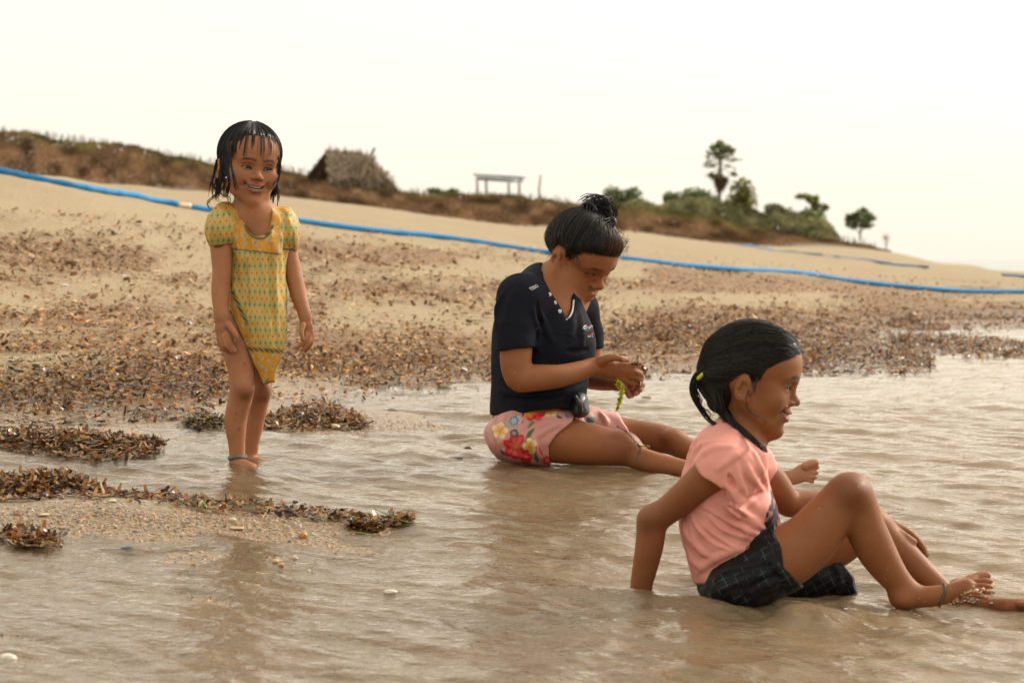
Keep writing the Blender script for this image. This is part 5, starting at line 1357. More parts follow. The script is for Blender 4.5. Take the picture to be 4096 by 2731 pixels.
du = nb.step(nb.math('FRACT', nb.math('DIVIDE', sx.outputs[1], .0045)), .35, .5); dv = nb.step(nb.math('FRACT', nb.math('DIVIDE', sx.outputs[0], .0045)), .35, .5)
ln = nb.math('MAXIMUM', nb.math('MULTIPLY', lu, du), nb.math('MULTIPLY', lv, dv))
col = nb.mix(nb.math('MULTIPLY', nb.math('MULTIPLY', ln, nb.step(nb.noise(nb.geo_pos(), 45, 3), .42, .6)), .34), (.007, .007, .008), nb.mix(nb.noise(nb.geo_pos(), 25, 2), (.45, .46, .45), (.08, .40, .36)))
nb.l(col, nb.b.inputs['Base Color'])
ca, sa_ = math.cos(.5), math.sin(.5); xx, yy = (x_ - 2950) * .0005, (y_ - 2300) * .0005
w_ = .010 * noise3(V * 18, 6)
child('shorts', V, Q, M_CHECK, girl, attrs={'pat': np.stack([xx * ca - yy * sa_ + w_, xx * sa_ + yy * ca + w_, 0 * xx], 1)})
# ------------------------------------------------------------------ hair
M_HAIR = material('dark_hair', rough=.36, attr='col', spec=.3)
def strands(Pp, r):
    """Pp (N, M, 3) polylines, r (N, M) radii -> thin three-sided strands"""
    Pp = np.asarray(Pp, float); N, M, _ = Pp.shape; r = np.broadcast_to(r, (N, M))
    t = np.gradient(Pp, axis=1); t /= np.linalg.norm(t, axis=2, keepdims=True) + 1e-9
    ref = np.broadcast_to(np.array([.3, .9, .2]), t.shape); u = np.cross(t, ref); u /= np.linalg.norm(u, axis=2, keepdims=True) + 1e-9
    w = np.cross(t, u)
    V = np.stack([Pp + r[..., None] * (math.cos(a) * u + math.sin(a) * w) for a in (0, 2.094, 4.189)], 2).reshape(-1, 3)
    n, m, s = np.meshgrid(np.arange(N), np.arange(M - 1), np.arange(3), indexing='ij'); n = n.ravel(); m = m.ravel(); s = s.ravel(); e = (s + 1) % 3
    b = (n * M + m) * 3
    return V, np.stack([b + s, b + e, b + 3 + e, b + 3 + s], 1)
def hair_col(N, M, base=(.012, .009, .007), var=.5, tint=None):
    c = np.asarray(base) * (.7 + 1.6 * rng.random((N, 1, 1)) ** 3); return np.repeat(np.broadcast_to(c, (N, 1, 3)), M * 3, axis=1).reshape(-1, 3)
def lock(path, n, spread, r0, taper=.25, M=14, wob=.004, tip=.3):
    """n strands following a path (K,3); spread in metres at the root, closing towards the tip"""
    p = spline(np.asarray(path, float), M)[None]
    off = rng.normal(size=(n, 1, 3)); off /= np.maximum(np.linalg.norm(off, axis=2, keepdims=True), .6)
    s = np.linspace(0, 1, M)[None, :, None]
    a = p + off * spread * (1 - (1 - tip) * s ** .8)
    a = a + wob * np.sin(s * (5 + 4 * rng.random((n, 1, 1))) + 6.3 * rng.random((n, 1, 3))) * s
    r = r0 * (1 - (1 - taper) * np.linspace(0, 1, M) ** 1.5)[None] * (.7 + .6 * rng.random((n, 1)))
    return a, r
def cap_sdf(fr, line, grow=.03, w=1.0, c=1.0, extra=None, taper=.03, cut=True, ht=.15):
    S = Sdf(); H = fr.H
    S.ell(fr.w((0, -.07, .13)), np.array((.335 * w + .03 * c + grow, .425 + grow, .37 + grow)) * H, fr.R, .05 * H)
    S.ell(fr.w((0, .13 + .01 * c, .17)), np.array((.27 * w + .02 * c + grow * .7, .235 + grow * .6, .25 + grow)) * H, fr.R, .08 * H)
    if extra: extra(S)
    yy = [p[0] for p in line]; zz = [p[1] for p in line]
    def fn(q):
        L = fr.l(q); return (L[:, 2] - np.interp(L[:, 1], yy, zz) + .035 * noise2(L[:, 0] * 14, L[:, 1] * 14, 3)) * H * .7
    def tap(q):
        L = fr.l(q); return -(grow * H * 1.15) * (1 - sstep(L[:, 2] - np.interp(L[:, 1], yy, zz), -.02, ht))
    if cut: S.disp(tap)
    if cut: S._add(fn, [-9] * 3, [9] * 3, taper * H, 's')
    return S
def flow_strands(S, fr, roots, tie, n=10, off=(.0005, .004), gather=.03):
    """strands over the cap from roots (local) to the tie (local)"""
    N = len(roots); c0 = np.array([0, -.05, .1])
    a = roots - c0; la = np.linalg.norm(a, axis=1, keepdims=True); a = a / la
    b = np.asarray(tie) + rng.normal(size=(N, 3)) * gather - c0; lb = np.linalg.norm(b, axis=1, keepdims=True); b = b / lb
    om = np.arccos(np.clip((a * b).sum(1, keepdims=True), -1, .9999)); s = np.linspace(0, 1, n)
    pts = [(np.sin((1 - t) * om) * a + np.sin(t * om) * b) / np.sin(om) * (la * (1 - t) + lb * t) + c0 for t in s]
    L = np.stack(pts, 1); W = fr.w(L.reshape(-1, 3))
    o = np.repeat(off[0] + (off[1] - off[0]) * rng.random(N), n)
    W = S.snap(W, o, 4); bad = (np.abs(S.ev(W, .25) - o) > .005).reshape(N, n).any(1); W = W.reshape(N, n, 3)
    bad |= np.linalg.norm(np.diff(W, axis=1), axis=2).max(1) > .08
    return W[~bad]
def cap_roots(fr, line, N, c=1.0):
    """scattered points of the scalp above the hairline, denser along the hairline"""
    yy = [p[0] for p in line]; zz = [p[1] for p in line]
    d = rng.normal(size=(N * 4, 3)); d /= np.linalg.norm(d, axis=1)[:, None]
    L = np.array([0, -.05, .13]) + d * np.array([.38, .45, .4])
    hl = np.interp(L[:, 1], yy, zz); k = (L[:, 2] > hl + .01) & ((L[:, 2] < hl + .14) | (rng.random(len(L)) < .45))
    return L[k][:N]

def hairline_wisps(fig, cap, body, edge, n, up, G, base, dirx=0.0, r0=.00038):
    """fine hairs that break the edge between brow and hair"""
    ed = spline(np.array(edge, float), 40); k = rng.integers(0, 40, n); p0 = ed[k] + rng.normal(size=(n, 2)) * 3 + [0, 8]
    p1 = p0 + np.stack([dirx * up + 10 * rng.normal(size=n), -up * (.4 + .3 * rng.random(n))], 1); p2 = p1 + np.stack([dirx * up + 14 * rng.normal(size=n), -up * (.5 + .4 * rng.random(n))], 1)
    a = fig.surf(body, p0); b = fig.surf(cap, p1); c = fig.surf(cap, p2)
    near = np.abs(a[:, 1] - b[:, 1]) < .03; a, b, c = a[near] + [0, -.001, 0], b[near] + [0, -.002, 0], c[near] + [0, -.001, 0]
    pts = np.stack([a, a * .5 + b * .5 + [0, -.0015, 0], b, b * .5 + c * .5, c], 1)
    G.append(strands(pts, np.array([.25, .8, 1, 1, .6])[None] * r0) + (hair_col(len(pts), 5, base=base),))
# ---- girl: hair drawn back into a low ponytail
fr = GIRL_FR
line = [(-.6, -.16), (-.35, -.15), (-.18, -.02), (-.10, .03), (.0, -.06), (.05, -.02), (.10, .10), (.2, .17), (.28, .215), (.34, .26), (.5, .4)]
S = cap_sdf(fr, line, .026, 1.0, .75)
GD.limb(S, [(2870, 1440, 0, 60), (2826, 1476, 0, 28)], .03); GD.limb(S, [(2900, 1560, 0, 70), (2880, 1600, .0, 55), (2860, 1560, .0, 40)], .04)
gt = fr.l(GD.j(2822, 1478, 0)[None])[0]
S.disp(lambda q: .0012 * noise3(np.stack([np.arctan2(fr.l(q)[:, 2] - gt[2], np.hypot(fr.l(q)[:, 0], .15)) * 30, fr.l(q)[:, 1] * 3, fr.l(q)[:, 0] * 14], 1), 3))
V, Q = S.mesh(.0032)
hair = child('hair', V, Q, M_HAIR, girl, cols=np.tile([.010, .008, .0065], (len(V), 1)))
st = flow_strands(S, fr, cap_roots(fr, line, 1300), gt, 12, (.0002, .0030))
G = [strands(st, np.interp(np.linspace(0, 1, 12), [0, .15, 1], [.0003, .0008, .0008])[None]) + (hair_col(len(st), 12),)]
def gl(pts, n, sp, r0, **kw):
    a, r = lock([GD.j(*p) for p in pts], n, sp, r0, **kw); G.append(strands(a, r) + (hair_col(*a.shape[:2]),))
gl([(2822, 1478), (2800, 1520), (2812, 1560), (2850, 1610, -.02), (2890, 1650, -.04), (2930, 1690, -.07), (2979, 1731, -.115), (3030, 1775, -.145), (3064, 1802, -.14)], 60, .011, .0011, tip=.06, M=18)
gl([(2822, 1478), (2840, 1540, -.01), (2870, 1600, -.01), (2905, 1650, -.05), (2940, 1700, -.08), (2985, 1740, -.115)], 40, .014, .0012, tip=.2)
gl([(2822, 1478), (2785, 1500), (2767, 1540), (2772, 1580), (2796, 1624), (2825, 1665), (2850, 1691, -.02), (2890, 1706, -.05), (2935, 1709, -.07)], 34, .006, .0010, tip=.15, M=18)
gl([(2822, 1478), (2792, 1520), (2782, 1560), (2798, 1600), (2796, 1625)], 26, .006, .0010, tip=.3)
gl([(2796, 1615), (2822, 1640), (2840, 1655), (2845, 1675)], 5, .0012, .0007, tip=.4)
gl([(2870, 1580, -.04), (2885, 1640, -.05), (2905, 1690, -.05)], 30, .014, .0010, tip=.3)
sd = -.098
for pts, n in (([(2995, 1560, -.085), (2985, 1590, sd), (2990, 1630, sd), (3015, 1660, sd), (3055, 1670, sd + .01), (3064, 1690, sd + .01), (3045, 1712, sd + .015)], 4), ([(3010, 1520, -.08), (3014, 1555, sd + .005), (3020, 1575, sd + .005)], 9), ([(3030, 1500, -.075), (3022, 1540, sd + .01), (3018, 1562, sd + .01)], 10)):
    gl(pts, n, .0025, .0006, tip=.5, wob=.001)
# fine hairs curling along the hairline and over the crown
for _ in range(46):
    px = 3060 + 95 * rng.random(); py = 1440 - (px - 3060) * .55 + 20 * rng.random()
    d0 = -.062 + (px - 3060) * .0004
    gl([(px, py, d0), (px + 14, py + 34, d0 - .008), (px + 4 + 8 * rng.random(), py + 62, d0 - .010), (px - 22 - 16 * rng.random(), py + 84, d0 - .013)], 2, .0015, .00042, M=8, wob=.001)
for _ in range(40):
    px = 2950 + 210 * rng.random(); py = 1292 + max(0, px - 3050) * .45
    gl([(px, py + 10, .0), (px + 20 * rng.normal(), py - 12 * rng.random(), .0), (px + 45 * rng.normal(), py - 14 + 26 * rng.random(), .0)], 1, .001, .0003, M=7)
hairline_wisps(GD, S, GIRL_S, [(3012, 1520), (3030, 1490), (3065, 1455), (3110, 1430), (3150, 1405), (3172, 1385)], 260, 46, G, (.014, .010, .008), -.5)
for pts in ([(3160, 1370, -.02), (3182, 1350), (3205, 1360), (3212, 1385)], [(3165, 1390, -.01), (3200, 1430), (3222, 1470), (3212, 1482), (3195, 1480)], [(3150, 1360), (3170, 1335), (3190, 1330)]):
    gl(pts, 2, .001, .0004)
V, Fc, Cc = cat_geo([(g[0], g[1], g[2]) for g in G])
child('hair_strands', V, Fc, M_HAIR, hair, cols=Cc)
a = np.linspace(0, 2 * np.pi, 17); c0 = GD.j(2816, 1486)
ax = np.array([.75, 0, -.66]); s1 = np.array([.66, 0, .75]); s2 = np.array([0, 1.0, 0])
ring = c0 + .0185 * (np.cos(a)[:, None] * s1 + np.sin(a)[:, None] * s2 * 1.1)
Vt, Ft = tube(ring, .0042, 8, False); child('hair_tie', Vt, Ft, material('lime_elastic', (.55, .60, .03), .5), girl)

# ---- woman: hair twisted up on top of the head
fr = WOM_FR
line = [(-.6, -.34), (-.42, -.32), (-.28, -.20), (-.20, -.04), (-.14, .08), (-.02, .10), (.03, .02), (.08, .08), (.14, .17), (.22, .225), (.3, .255), (.36, .28), (.5, .33)]
def puff(S):
    S.ell(fr.w((.0, .20, .34)), np.array((.22, .17, .13)) * fr.H, fr.R, .06 * fr.H); S.ell(fr.w((0, -.42, .02)), np.array((.22, .14, .24)) * fr.H, fr.R, .06 * fr.H)
S = cap_sdf(fr, line, .034, 1.02, .12, puff, .03, True, .24)
wt = fr.l(WD.j(2392, 868, .0)[None])[0]
S.disp(lambda q: .0018 * noise3(np.stack([np.arctan2(fr.l(q)[:, 0] - wt[0], fr.l(q)[:, 1] - wt[1]) * 14, fr.l(q)[:, 2] * 3, fr.l(q)[:, 0] * 2], 1), 3))
V, Q = S.mesh(.0036)
L = fr.l(V)
tint = np.clip(sstep(L[:, 1], .16, .36) * sstep(L[:, 0], -.22, .05) + .6 * sstep(-L[:, 1], .36, .5), 0, 1)
hair = child('hair', V, Q, M_HAIR, wom, cols=mixc(np.tile([.011, .0085, .007], (len(V), 1)), tint, (.085, .027, .012)))
st = flow_strands(S, fr, cap_roots(fr, line, 1300), wt, 12, (.0002, .0045), .05)
hc = hair_col(len(st), 12)
Lr = np.repeat(fr.l(st[:, 0]), 36, axis=0); tt = np.clip(sstep(Lr[:, 1], .12, .34) * sstep(Lr[:, 0], -.25, .05) + .6 * sstep(-Lr[:, 1], .34, .48), 0, 1) * (.3 + .7 * np.repeat(rng.random(len(st)), 36))
G = [strands(st, np.interp(np.linspace(0, 1, 12), [0, .2, 1], [.0003, .0008, .0009])[None]) + (mixc(hc, tt * .9, (.11, .036, .015)),)]
def wl(pts, n, sp, r0, **kw):
    a, r = lock([WD.j(*p) for p in pts], n, sp, r0, **kw); G.append(strands(a, r) + (hair_col(*a.shape[:2], base=(.014, .010, .008)),))
for k in range(110):                                        # the bun: looping strands
    c = np.array([2390, 848.0]) + rng.normal(size=2) * [16, 13]; R_ = 18 + 30 * rng.random(); ph = 6.28 * rng.random(); sq = .6 + .5 * rng.random()
    th = ph + np.linspace(0, 3.4 + 2 * rng.random(), 8); dd = .03 * np.sin(th * 1.3 + ph)
    wl([(c[0] + R_ * math.cos(t) * 1.05, c[1] + R_ * math.sin(t) * sq, float(z)) for t, z in zip(th, dd)], 5, .006, .0010, tip=.8, M=14)
for k in range(44):                                         # loose ends above it
    px = 2350 + 80 * rng.random(); top = 790 + 42 * rng.random()
    wl([(px, 850, .02 * rng.normal()), (px + 10 * rng.normal(), (850 + top) / 2, .02 * rng.normal()), (px + 18 * rng.normal(), top, .0), (px + 30 * rng.normal(), top + 14 * rng.random(), .0)], 2, .002, .00045, M=9)
wl([(2385, 830), (2400, 800), (2392, 785), (2378, 776)], 4, .001, .0006); wl([(2410, 830), (2425, 805), (2428, 790)], 3, .001, .0005)
for k in range(40):                                         # wisps at the nape and over the forehead
    py = 940 + 110 * rng.random(); px = np.interp(py, [911, 980, 1041], [2236, 2212, 2220])
    wl([(px + 14, py - 8, -.0), (px - 6, py + 6, .0), (px - 16 - 12 * rng.random(), py + 16 + 8 * rng.normal(), .0), (px - 10 - 22 * rng.random(), py + 34 * rng.random(), .0)], 1, .001, .00032, M=9)
for k in range(34):
    py = 915 + 110 * rng.random(); px = np.interp(py, [905, 960, 1000, 1035], [2468, 2500, 2502, 2478])
    wl([(px - 14, py - 6, -.03), (px + 2, py + 2, -.03), (px + 8 + 8 * rng.random(), py + 14 * rng.normal(), -.03), (px + 4 * rng.normal(), py + 26 + 10 * rng.random(), -.03)], 1, .001, .0003, M=9)
hairline_wisps(WD, S, WOM_S, [(2272, 1035), (2290, 1030), (2320, 1015), (2370, 1012), (2420, 1018), (2462, 1024), (2480, 1018)], 340, 56, G, (.020, .012, .008), .1)
for k in range(7):
    px = 2280 + 30 * rng.random(); wl([(px, 1020, -.115), (px + 6, 1045, -.12), (px + 12 + 5 * rng.normal(), 1075 + 14 * rng.random(), -.118)], 2, .002, .0004, M=8)
V, Fc, Cc = cat_geo(G)
child('hair_strands', V, Fc, M_HAIR, hair, cols=Cc)
M_CLIP = material('black_plastic', (.005, .005, .006), .35, spec=.3)
S = Sdf()
S.chain(spline(np.array([WD.j(2348, 834, -.02), WD.j(2340, 818, -.03), WD.j(2352, 812, -.035), WD.j(2372, 822, -.04), WD.j(2384, 842, -.045)]), 12), [.005] * 12, .002)
for t in range(4): S.chain([WD.j(2350 + 11 * t, 818 + 4 * t, -.035), WD.j(2346 + 13 * t, 846 + 3 * t, -.05)], [.0028, .002], .003)
V, Q = S.mesh(.0016); child('hair_clip', V, Q, M_CLIP, wom)
S = Sdf()
S.chain(spline(np.array([WD.j(2432, 868, -.035), WD.j(2452, 876, -.05), WD.j(2458, 894, -.055), WD.j(2444, 908, -.06)]), 10), [.0055] * 10, .002)
for t in range(4): S.chain([WD.j(2440 + 5 * t, 872 + 9 * t, -.05), WD.j(2416 + 6 * t, 880 + 10 * t, -.07)], [.0032, .002], .003)
V, Q = S.mesh(.0016); child('hair_clip', V, Q, M_CLIP, wom)

# ---- child: wet hair falling straight from the crown
fr = KID_FR; H = fr.H
line = [(-.6, -.30), (-.3, -.25), (-.12, -.10), (-.02, .06), (.08, .16), (.18, .25), (.28, .315), (.36, .36), (.5, .45)]
S = cap_sdf(fr, line, .018, 1.0, 1.0, None, .03)
V, Q = S.mesh(.0032); SNAP = cap_sdf(fr, line, .018, 1.0, 1.0, None, .09, False)
hair = child('hair', V, Q, M_HAIR, kid, cols=np.tile([.010, .008, .0065], (len(V), 1)))
G = []; M = 18; crown = np.array([0.03, -.10, .0])
def kid_lock(phi, zend, n, width, off, leave=None, curl=0.0, r0=.0011, dx=0.0):
    """strands from the crown down a meridian; phi 0 = front, + to the child's left; zend = height of the tips (local)"""
    th_l = math.radians(leave if leave else (62 if abs(phi) < 55 else 96))
    s = np.linspace(0, 1, M)[None]; u = rng.normal(size=(n, 1)).clip(-1.6, 1.6)
    cl = u * width * (1 - .80 * s ** 1.2)
    ph = np.radians(phi) + cl * np.minimum(1, .25 + 1.2 * s)
    k = 11; th = np.minimum(s / s[0, k], 1) * th_l * np.ones((n, 1)); th = np.maximum(th, .06 + .1 * rng.random((n, 1)))
    c0 = np.array([0, -.05, .06])
    d = np.stack([np.sin(ph) * np.sin(th), np.cos(ph) * np.sin(th), np.cos(th)], -1)
    Lp = c0 + d * np.array([.40, .47, .46])
    W = SNAP.snap(fr.w(Lp.reshape(-1, 3)), off, 3).reshape(n, M, 3)
    z0 = fr.l(W[:, k])[:, 2]
    t = np.clip((np.arange(M) - k) / (M - 1 - k), 0, 1)[None]
    drop = np.minimum(zend + .05 * rng.normal() + .03 * rng.normal(size=n) - z0, -.02)
    Lw = fr.l(W.reshape(-1, 3)).reshape(n, M, 3)
    hang = Lw[:, k:k + 1] + np.stack(np.broadcast_arrays(dx * t + curl * np.sin(t * 4.2 + phi) * t, .012 * t, t * drop[:, None]), -1)
    Lw[:, k:] = hang[:, k:]
    W = fr.w(Lw.reshape(-1, 3)).reshape(n, M, 3)
    GG = KID_S if abs(phi) < 62 else GUARD; W = W.reshape(-1, 3)
    ix = np.nonzero(GG.ev(W, .05) < .0015)[0]
    if len(ix): W[ix] = GG.snap(W[ix], .0022, 3)
    W = W.reshape(n, M, 3)
    r = r0 * (1 - .65 * np.linspace(0, 1, M) ** 2)[None] * (.7 + .6 * rng.random((n, 1)))
    G.append(strands(W, r) + (hair_col(n, M),))
GUARD = Sdf()
GUARD.ell(fr.w((0, .10, .0)), np.array((.33, .25, .45)) * H, fr.R, .05 * H); GUARD.ell(fr.w((0, .0, .02)), np.array((.365, .36, .42)) * H, fr.R, .05 * H)
for phi in np.linspace(-180, 180, 61)[:-1]:                      # under layer
    if abs(phi) < (72 if phi < 0 else 62): continue
    kid_lock(phi + 3 * rng.normal(), -.10 - .20 * (abs(phi) > 75) - .14 * rng.random(), 22, .11, .0008 + .002 * rng.random(), curl=.012)
for k_, phi in enumerate(np.linspace(-56, 50, 17)):
    z = (.22, .10, .25, .16, .05, .24, .14)[k_ % 7] 
    kid_lock(phi + 3 * rng.normal(), z + .05, 9, .04, .0010 + .002 * rng.random(), leave=50, r0=.0009)
for phi in (-40, -33, -27, -18, -8, 5, 14, 26, 35, 40): kid_lock(phi, .02 + .14 * rng.random(), 2, .015, .003, leave=55, r0=.0006)
for phi, z in ((-52, .12), (-58, .02), (-64, -.10), (54, .05), (58, -.06)): kid_lock(phi, z, 12, .05, .0012, leave=58, r0=.0009)
for phi in (-78, -88, -98, -112, 66, 76, 86): kid_lock(phi, -.34 - .14 * rng.random(), 11, .06, .004, curl=.04, r0=.0009, dx=-.03 if phi < 0 else .01)
def kl(pts, n, sp, r0, **kw):
    a, r = lock([TD.j(*p) for p in pts], n, sp, r0, **kw); G.append(strands(a, r) + (hair_col(*a.shape[:2]),))
kl([(868, 640, -.02), (858, 690, -.02), (851, 736, -.02), (876, 771, -.03), (915, 794, -.05), (918, 822, -.06)], 9, .003, .0009, tip=.2, M=18)
kl([(884, 690, -.05), (880, 730, -.06), (876, 767, -.05), (845, 795, -.04), (831, 815, -.04), (846, 834, -.04), (876, 841, -.04)], 8, .003, .0008, tip=.15, M=18)
kl([(905, 680, -.08), (900, 730, -.085), (880, 765, -.07), (868, 790, -.06), (880, 810, -.06), (905, 825, -.06)], 6, .003, .0007, tip=.2, M=18)
kl([(912, 575, -.07), (918, 610, -.085), (924, 650, -.098), (932, 690, -.11), (938, 720, -.112), (949, 763, -.105)], 16, .004, .0009, tip=.1, M=16)
kl([(905, 640, -.08), (915, 700, -.1), (916, 740, -.098), (905, 775, -.08), (890, 790, -.07)], 12, .004, .0008, tip=.2, M=16)
kl([(1106, 600, -.02), (1118, 650, -.03), (1119, 685, -.03), (1108, 725, -.03), (1092, 755, -.05), (1086, 762, -.05)], 9, .003, .0007, tip=.3, M=16)
kl([(1104, 640, -.02), (1110, 690, -.02), (1100, 740, -.03), (1104, 765, -.03)], 7, .003, .0006, tip=.4, M=16)
for _ in range(40):
    a0 = rng.random() * 2 - 1; px = 985 + 95 * a0; py = 497 + 42 * a0 * a0
    kl([(px, py + 8, .02 * rng.normal()), (px + 14 * rng.normal(), py - 8 * rng.random(), 0), (px + 30 * rng.normal(), py - 8 + 20 * rng.random(), 0)], 1, .0006, .00028, M=7)
V, Fc, Cc = cat_geo(G)
child('hair_strands', V, Fc, M_HAIR, hair, cols=Cc)
# ear stud and cloth band at the ankle
Vt, Qt = uv_sphere(TD.j(905, 711, -.112), .0022, 12, 8); child('ear_stud', Vt, Qt, material('silver', (.7, .7, .68), .2, metal=1.0), kid)
a = np.linspace(0, 2 * np.pi, 25); c0 = TD.j(950, 1828, -.035)
Vt, Ft = tube(c0 + np.stack([.0212 * np.cos(a), .0212 * np.sin(a), .002 * np.sin(3 * a) + .002 * np.cos(a)], 1), .0042, 8, False)
child('ankle_band', Vt, Ft, material('grey_cloth', (.10, .11, .12), .7), kid)
# ------------------------------------------------------------------ washed-up seaweed: curled strips
def flakes(p, L, Wd, pitch, bend, col, roll=.5):
    """p (n,3); L, Wd sizes; pitch spread (radians); bend = curl along the strip"""
    n = len(p); az = rng.random(n) * 2 * np.pi; st_ = np.where(rng.random(n) < .22, 2.4, .5); pt = rng.normal(size=n) * pitch * st_; rl = rng.normal(size=n) * roll * st_; bend = bend * np.where(st_ > 1, 1, .5)
    f = np.stack([np.cos(az) * np.cos(pt), np.sin(az) * np.cos(pt), np.sin(pt)], 1)
    s = np.stack([-np.sin(az), np.cos(az), 0 * az], 1); u = np.cross(f, s)
    s, u = s * np.cos(rl)[:, None] + u * np.sin(rl)[:, None], u * np.cos(rl)[:, None] - s * np.sin(rl)[:, None]
    bd = bend * (rng.random(n) * 1.6 - .5); V = []
    for t, w in ((-.5, .75), (-.18, 1), (.16, .95), (.5, .6)):
        c = p + f * (L * t * np.cos(bd * t))[:, None] + u * (L * np.sin(bd * t * t * 2) * .5)[:, None]
        V += [c - s * (Wd * w / 2)[:, None] + u * (Wd * .12)[:, None], c + s * (Wd * w / 2)[:, None] + u * (Wd * .12)[:, None]]
    V = np.stack(V, 1).reshape(-1, 3); b = (np.arange(n) * 8)[:, None]
    Q = np.concatenate([b + np.array([[0, 1, 3, 2]]) + 2 * k for k in range(3)])
    return V, Q, np.repeat(col, 8, axis=0)
PAL = np.array([(.05, .028, .015), (.11, .050, .018), (.24, .10, .028), (.34, .17, .05), (.42, .28, .13), (.045, .04, .036), (.15, .11, .045), (.20, .085, .024), (.09, .05, .025), (.045, .025, .014), (.30, .20, .10), (.40, .30, .17)])
DRY = np.array([(.20, .13, .075), (.28, .19, .11), (.15, .09, .05), (.36, .26, .16), (.24, .14, .07), (.10, .06, .035), (.45, .36, .25)])
def pick(pal, n): return pal[rng.integers(0, len(pal), n)] * (.65 + .7 * rng.random((n, 1))) * np.array([1.35, 1.2, 1.05])
M_WRACK = material('wet_seaweed', rough=.30, attr='col', spec=.5)
nb = NB(M_WRACK); tl = nb.n('ShaderNodeBsdfTranslucent'); nb.l(nb.attr('col').outputs['Color'], tl.inputs['Color'])
mx = nb.n('ShaderNodeMixShader'); mx.inputs[0].default_value = .3; nb.l(nb.b.outputs[0], mx.inputs[1]); nb.l(tl.outputs[0], mx.inputs[2])
nb.l(mx.outputs[0], nb.t.nodes['Material Output'].inputs['Surface'])
M_LITTER = material('dry_litter', rough=.75, attr='col', spec=.25)
def heap(name, label, n, line, hw, hh, L, pile, pal=PAL, pitch=.24, group='heaps of washed-up seaweed', extra=None, jit=1.0):
    """heap of strips along a line of photograph points; hw half-height in rows, pile height in metres"""
    n = int(n * 1.9); pile *= .38; hh = hh * 1.35; ln = spline(np.array(line, float), 40); t = rng.random(n); c = np.stack([np.interp(t * 39, np.arange(40), ln[:, k]) for k in (0, 1)], 1)
    lump = .55 + .9 * (noise2(c[:, 0] / 55, c[:, 1] / 40, 77) + .5)
    v = rng.normal(size=n).clip(-2, 2) * .5; py = c[:, 1] + v * hh * np.sin(np.pi * np.clip(t, .03, .97)) ** .35; px = c[:, 0] + rng.normal(size=n) * hw
    d = inv_d(px, py, True); z = np.maximum(ground_z(px, d), water_z(px, d) * (d < 26) - 5 * (d >= 26))
    prof = np.exp(-v * v * 1.6) * np.sin(np.pi * np.clip(t, .04, .96)) ** .4
    p = np.stack([(px - CX) / F * d, d, z + pile * lump * prof * rng.random(n) ** .6 + .003], 1)
    sz = .62 * L * (.35 + 1.5 * rng.random(n) ** 1.8); V, Q, C = flakes(p, sz, np.minimum(sz * (.14 + .34 * rng.random(n)), .010), pitch, 1.6, pick(pal, n) * .8, .5)
    o = obj(name, new_mesh(name, V, Q, M_WRACK, cols=C)); tag(o, label, 'seaweed', group, 'stuff'); return o
heap('seaweed_wrack', 'broad dark brown seaweed band along the left waterline behind the child', 4200, [(-300, 1590), (150, 1575), (450, 1555), (700, 1545), (930, 1535)], 12, 105, .040, .07)
heap('seaweed_wrack', 'seaweed pile at the left edge level with the child\'s shins', 1500, [(-200, 1770), (100, 1765), (330, 1785), (480, 1790), (640, 1790)], 8, 42, .042, .055)
heap('seaweed_wrack', 'nearest seaweed pile at the left edge', 1300, [(-200, 1965), (60, 1950), (230, 1945), (420, 1985)], 8, 40, .048, .05)
heap('seaweed_wrack', 'thin line of seaweed scraps running right of the nearest pile', 520, [(380, 1985), (600, 1995), (850, 2020), (1150, 2045), (1500, 2075)], 10, 22, .040, .014)
heap('seaweed_wrack', 'olive seaweed clump just left of the child\'s calf', 330, [(745, 1690), (820, 1690), (900, 1690)], 8, 26, .035, .04, np.array([(.16, .12, .04), (.09, .07, .03), (.30, .24, .10), (.05, .04, .03)]))
heap('seaweed_wrack', 'low seaweed heap right of the child\'s knees', 1300, [(1060, 1690), (1200, 1672), (1330, 1672), (1450, 1690)], 10, 38, .040, .05)
heap('seaweed_wrack', 'flattened seaweed littering the wet edge between child and woman', 3000, [(1080, 1440), (1400, 1455), (1700, 1460), (2050, 1470)], 20, 62, .032, .02)
heap('seaweed_wrack', 'wide brown seaweed bank stretching right behind the girl', 7500, [(2450, 1350), (2750, 1330), (3050, 1320), (3350, 1300), (3700, 1275), (4200, 1250)], 30, 80, .045, .035)
heap('seaweed_wrack', 'seaweed tongue in the water right of the girl\'s face', 2000, [(3150, 1450), (3300, 1435), (3500, 1420), (3720, 1455)], 18, 60, .05, .09)
heap('seaweed_wrack', 'seaweed ridge reaching the right edge of the water', 1500, [(3560, 1365), (3750, 1380), (3950, 1395), (4250, 1405)], 14, 34, .055, .10)
heap('seaweed_wrack', 'small dark seaweed clump alone in the far water at right', 500, [(3550, 1296), (3650, 1302), (3790, 1318)], 8, 14, .055, .08)
heap('seaweed_wrack', 'small dark clump with green blades at the tip of the scrap line', 260, [(1410, 2105), (1480, 2110), (1570, 2085), (1640, 2080)], 7, 16, .042, .02)
heap('seaweed_wrack', 'scattered rusty scraps on gravel at the far left foreground', 300, [(20, 2130), (120, 2150), (200, 2165)], 25, 30, .038, .012)
